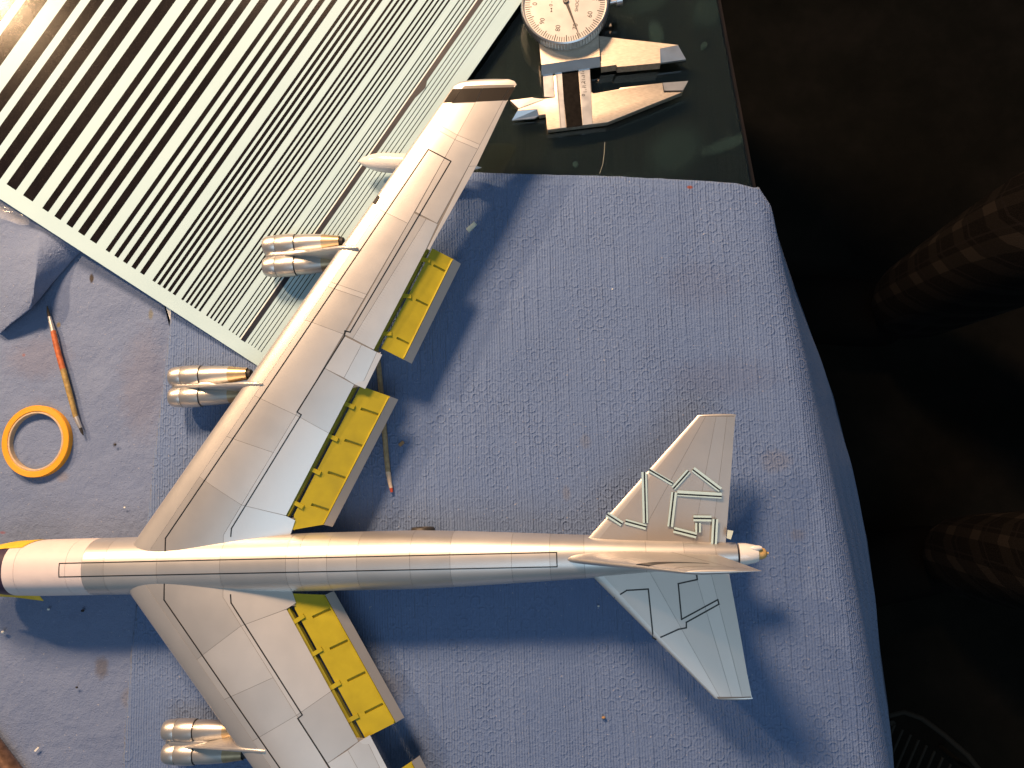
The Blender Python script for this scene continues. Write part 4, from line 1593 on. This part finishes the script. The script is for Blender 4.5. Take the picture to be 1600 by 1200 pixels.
# dial
zd = 0.0145
dc = W(882.5, 3.5, zd)
RD = 71.2 / 3.62 / 1000
V, Fc = [], []
n = 180
prof = [(RD * .90, zb + .001, 0), (RD * .97, .0085, 0), (RD, .0095, 1), (RD, .0128, 1), (RD * .975, zd - .0003, 0), (RD * .945, zd + .0001, 0), (RD * .925, zd - .0006, 0), (RD * .915, zd - .0014, 0)]
for r, z, kn in prof:
    for k in range(n):
        an = 2 * math.pi * k / n
        rr = r * (1 - (.022 if (kn and k % 2) else 0))
        V.append((dc.x + rr * math.cos(an), dc.y + rr * math.sin(an), z))
for i in range(len(prof) - 1):
    for k in range(n):
        Fc.append([i * n + k, i * n + (k + 1) % n, (i + 1) * n + (k + 1) % n, (i + 1) * n + k])
bez = mesh_obj('dial_bezel', V, Fc, M['bezel'], cal, 25)
V = [(dc.x + RD * .93 * math.cos(2 * math.pi * k / 96), dc.y + RD * .93 * math.sin(2 * math.pi * k / 96), zd - .0012) for k in range(96)]
face = mesh_obj('dial_face', V, [list(range(96))], M['dial_face'], bez, 0)
zf = zd - .0012


def ticks(name, ids, r0, r1, w_):
    V, Fc = [], []
    for k in ids:
        an = math.radians(90 + 90) - 2 * math.pi * k / 100 + math.radians(2)
        d = Vector((math.cos(an), math.sin(an), 0)); nn = Vector((-d.y, d.x, 0)) * w_ / 2
        o = len(V)
        V += [dc + d * r0 * RD - nn, dc + d * r1 * RD - nn, dc + d * r1 * RD + nn, dc + d * r0 * RD + nn]
        Fc.append([o, o + 1, o + 2, o + 3])
    V = [Vector((v.x, v.y, zf + .00006)) for v in V]
    return mesh_obj(name, V, Fc, M['ink'], bez, 0)


tk = ticks('tick_marks', range(0, 100), .79, .90, .00030); tk['kind'] = 'stuff'
tk2 = ticks('tick_marks', range(0, 100, 5), .75, .90, .00036); tk2['kind'] = 'stuff'


def text(s, px, py, z, size, rot, mat, parent, name='numeral'):
    cu = D.curves.new('t', 'FONT'); cu.body = s; cu.size = size; cu.align_x = 'CENTER'; cu.align_y = 'CENTER'
    ob = D.objects.new('t', cu); COL.objects.link(ob)
    bpy.context.view_layer.update()
    me = D.meshes.new_from_object(ob.evaluated_get(bpy.context.evaluated_depsgraph_get()))
    D.objects.remove(ob); D.curves.remove(cu)
    c = W(px, py, z)
    me.transform(Matrix.Translation(c) @ Matrix.Rotation(rot, 4, 'Z'))
    me.name = name
    me.materials.clear(); me.materials.append(mat)
    o = D.objects.new(name, me); COL.objects.link(o); adopt(o, parent)
    return o


R90 = math.radians(84)
for s, x, y in (('0', 836, 6), ('90', 847.5, 33), ('80', 872, 44), ('70', 899, 41.5), ('60', 922, 22.5), ('50', 930, -4), ('10', 839, -20)):
    text(s, x, y, zf + .00007, .0030, R90, M['ink'], bez)
text('SHOCKPROOF', 903, -5, zf + .00007, .0021, R90, M['ink'], bez, 'dial_lettering')
text('\u2192 0 \u2190' if False else '- 0 -', 861, 8, zf + .00007, .0022, R90, M['ink'], bez, 'dial_lettering')
for yy in (12.5, 18.5):
    c = W(861.5, yy, zf + .00008)
    sg = 1 if yy > 15 else -1
    mesh_obj('arrow_mark', [c + Vector((-.0005, 0, 0)), c + Vector((.0005, 0, 0)), c + Vector((0, .0009 * sg, 0))], [[0, 1, 2]], M['ink'], bez, 0)
# needle
nt_, nb_ = W(905.5, 57, zf + .0004), W(880, -12, zf + .0004)
d = (nt_ - nb_).normalized(); nn = Vector((-d.y, d.x, 0))
hub = W(884, 1, zf + .0004)
mesh_obj('needle', [nb_ - nn * .0007, hub - nn * .0007, nt_ - nn * .00008, nt_ + nn * .00008, hub + nn * .0007, nb_ + nn * .0007], [[0, 1, 2, 3, 4, 5]], M['ink'], bez, 0)
V, Fc = ring_mesh(.0013, .0001, zf, zf + .0009, hub, 24, .0002)
mesh_obj('needle_hub', V, Fc, M['gunmetal'], bez, 40)
# clamp screw at the right of the dial
k0, k1 = W(953, 4, .0095), W(972, 0, .0095)
V, Fc = tube([k0, k0.lerp(k1, .5), k0.lerp(k1, .52), k1], [.0010, .0010, .0021, .0021], 20)
mesh_obj('clamp_screw', V, Fc, M['bezel'], cal, 25)
# beam numbers
for s, x, y in (('0', 911.8, 148.5), ('1', 912.2, 136), ('2', 911.4, 128.5), ('3', 911.8, 118.5)):
    text(s, x, y, zb + .0004, .0021, R90, M['ink'], beam)
V, Fc = [], []
for k in range(12):
    p = on((917, 143), (912, 108), k / 11)
    a = W(*p, zb + .00042)
    L_ = .0016 if k % 3 == 0 else .0008
    o = len(V)
    V += [a, a - Vector((L_, 0, 0)), a - Vector((L_, .00014, 0)), a - Vector((0, .00014, 0))]
    Fc.append([o, o + 1, o + 2, o + 3])
tk3 = mesh_obj('scale_ticks', V, Fc, M['ink'], beam, 0); tk3['kind'] = 'stuff'

# ================================================================== scraps and crumbs
def scrap(pix, z, th, mat, label, name='paper_scrap', cat='paper', group='paper scraps'):
    pts_ = [W(*p, z) for p in pix]
    o = prism_obj(name, pts_, z - th, z, mat)
    tag(o, label, cat, group)
    return o


m_gs = plain('grey_green_scrap', (0.50, 0.58, 0.54), .6)
scrap([(728, 357.5), (740.5, 346), (745.5, 351), (733, 363.5)], .0030, .0003, m_gs, 'small grey-green decal scrap on the towel right of the lit wing')
scrap([(1137, 828), (1146, 829.5), (1142, 843), (1135.5, 841)], .030, .0003, m_gs, 'small grey decal scrap behind the lit tailplane root')


def crumb(px, py, r, mat, label, name='crumb'):
    c = W(px, py, .0022 + r * .5)
    bm = bmesh.new(); bmesh.ops.create_icosphere(bm, subdivisions=2, radius=r)
    for v in bm.verts:
        v.co *= 1 + .35 * noise.noise(v.co * 900 + Vector((px, py, 0)))
        v.co.x *= 1.3
    bmesh.ops.translate(bm, verts=bm.verts, vec=c)
    me = D.meshes.new(name); bm.to_mesh(me); bm.free(); me.materials.append(mat); smooth(me, 60)
    o = D.objects.new(name, me); COL.objects.link(o)
    tag(o, label, 'crumb', 'crumbs and specks')


mw = plain('white_crumb', (.78, .78, .74), .6); mb = plain('brown_crumb', (.32, .2, .10), .6); mk = plain('black_crumb', (.012, .011, .012), .6)
scrap([(622, 694), (629, 688.5), (632, 692), (625, 698)], .0030, .0008, mb, 'tiny brown chip on the towel beside the grey stick', 'chip', 'crumb', 'crumbs and specks')
crumb(4, 988, .0007, mw, 'round white speck at the left frame edge below the nose')
crumb(935, 947, .0004, mw, 'tiny white speck left of the shaded tailplane')
crumb(943, 1121, .0006, mb, 'ochre crumb on the towel below the shaded tailplane')
crumb(120, 1074, .0005, mk, 'black speck on the flat towel left of the lowest engine pod')
crumb(129, 954, .0006, mk, 'dark speck in the shadow under the nose')
crumb(180, 695, .0005, mk, 'dark speck on the flat towel right of the tape roll')
crumb(957, 452, .0003, mw, 'white grain standing in for a glint in the middle of the ribbed towel')  # a glint on the towel, put in as a white-coloured grain
crumb(76, 952, .0005, mw, 'pale speck in the shadow by the loose yellow tape')
crumb(195, 793, .0004, mw, 'pale grain on the flat towel near the wing root')
scrap([(53, 1173), (59, 1167), (60.5, 1169), (55, 1175)], .0028, .0004, mw, 'thin white sliver above the brown tool handle', 'paper_scrap')
# a curved hair-like fibre on the glass
V, Fc = tube([W(*p, .0004) for p in ((945, 222), (944, 240), (942, 256), (937, 271))], [.00009] * 4, 6)
o = mesh_obj('fibre', V, Fc, plain('pale_fibre', (.5, .5, .42), .6), None, 60)
tag(o, 'pale curved fibre lying on the dark glass below the caliper', 'fibre')

# ================================================================== seated photographer's legs beyond the table
t = NT('plaid_flannel')
o3 = t.xyz()
u = t.math('ADD', t.math('MULTIPLY', o3[0], .55), t.math('MULTIPLY', o3[1], .83))
v = t.math('ADD', t.math('MULTIPLY', o3[0], -.55), t.math('ADD', t.math('MULTIPLY', o3[1], .55), t.math('MULTIPLY', o3[2], .63)))


def bands(c, per, ph, wd):
    s_ = t.math('FRACT', t.math('ADD', t.math('DIVIDE', c, per), ph))
    return t.math('LESS_THAN', s_, wd)


b1 = t.math('ADD', bands(u, .030, .1, .34), bands(v, .030, .3, .34))
b2 = t.math('ADD', bands(u, .030, .62, .05), bands(v, .030, .82, .05))
weave = t.noise(1300, 2)
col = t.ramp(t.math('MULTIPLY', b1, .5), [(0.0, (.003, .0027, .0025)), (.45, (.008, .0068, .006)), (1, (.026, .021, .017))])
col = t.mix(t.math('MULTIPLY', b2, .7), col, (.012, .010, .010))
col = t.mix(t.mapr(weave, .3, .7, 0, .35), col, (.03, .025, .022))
t.set(Base_Color=col, Roughness=.95, Specular_IOR_Level=0.05)
t.bump(weave, .0004)
M['plaid'] = t.m


def skin(name, verts, edges, radii, mat, root=0, levels=2):
    me = D.meshes.new(name); me.from_pydata(verts, edges, []); me.update()
    o = D.objects.new(name, me); COL.objects.link(o)
    md = o.modifiers.new('skin', 'SKIN'); md.use_smooth_shade = True
    for i, r in enumerate(radii):
        me.skin_vertices[0].data[i].radius = (r, r)
    me.skin_vertices[0].data[root].use_root = True
    sb = o.modifiers.new('sub', 'SUBSURF'); sb.levels = levels; sb.render_levels = levels
    bpy.context.view_layer.update()
    me2 = D.meshes.new_from_object(o.evaluated_get(bpy.context.evaluated_depsgraph_get()))
    D.objects.remove(o)
    me2.materials.clear(); me2.materials.append(mat)
    for p in me2.polygons: p.use_smooth = True
    o2 = D.objects.new(name, me2); COL.objects.link(o2)
    return o2


kn1 = W(1752, 300, -.26); kn2 = W(1930, 900, -.27)
an1 = Vector((kn1.x - .03, kn1.y - .01, -.64)); an2 = Vector((kn2.x - .05, kn2.y - .02, -.64))
pel = Vector((.92, .02, -.28))
hp1, hp2 = pel + Vector((-.03, .10, 0)), pel + Vector((-.03, -.10, 0))
vs = [pel, hp1, hp1.lerp(kn1, .5), kn1, kn1.lerp(an1, .3), an1, hp2, hp2.lerp(kn2, .5), kn2, kn2.lerp(an2, .3), an2, pel + Vector((.05, 0, .16)), pel + Vector((.06, 0, .34)), pel + Vector((.04, 0, .50))]
es = [(0, 1), (1, 2), (2, 3), (3, 4), (4, 5), (0, 6), (6, 7), (7, 8), (8, 9), (9, 10), (0, 11), (11, 12), (12, 13)]
rs = [.13, .095, .082, .064, .056, .046, .095, .082, .064, .056, .046, .14, .155, .11]
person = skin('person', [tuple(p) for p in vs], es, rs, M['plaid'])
tag(person, 'seated person in brown plaid clothing at the right edge, mostly in darkness', 'person')
m_shoe = plain('dark_slipper', (.005, .0045, .004), .9, Specular_IOR_Level=0.03)
for an in (an1, an2):
    toe = an + Vector((-.20, .02 if an is an1 else -.06, -.045))
    sh = skin('shoe', [tuple(an + Vector((.03, 0, -.03))), tuple(an.lerp(toe, .45) + Vector((0, 0, -.01))), tuple(toe)], [(0, 1), (1, 2)], [.045, .045, .040], m_shoe)
    sh.parent = person

# dark wire rack on the floor, lower right
rk0 = W(1450, 1170, -.66)
rack = empty('wire_rack', (rk0.x, rk0.y, -.72))
m_wire = plain('dark_wire', (.020, .019, .016), .7, .0, Specular_IOR_Level=0.08)
for k in range(11):
    a = W(1398 + k * 12.5, 1132 + k * 9.5 - 6 * math.sin(k / 10 * math.pi), -.62)
    b = a + Vector((-.10, -.22, -.01))
    V, Fc = tube([a, b], [.0016, .0016], 8)
    mesh_obj('wire', V, Fc, m_wire, rack, 60)
V, Fc = tube([W(1388, 1118, -.62), W(1412, 1112, -.62), W(1440, 1122, -.62), W(1475, 1148, -.62), W(1512, 1180, -.62), W(1540, 1215, -.62)], [.003] * 6, 10)
mesh_obj('rim', V, Fc, m_wire, rack, 60)
V, Fc = tube([W(1380, 1290, -.63), W(1500, 1330, -.63)], [.003] * 2, 10)
mesh_obj('rim', V, Fc, m_wire, rack, 60)
for p in (W(1395, 1130, -.62), W(1530, 1215, -.62), W(1390, 1300, -.63), W(1490, 1330, -.63)):
    V, Fc = tube([p, Vector((p.x, p.y, -.72))], [.003, .003], 10)
    mesh_obj('leg', V, Fc, m_wire, rack, 60)
tag(rack, 'dark wire rack standing on the floor at the lower right', 'rack')
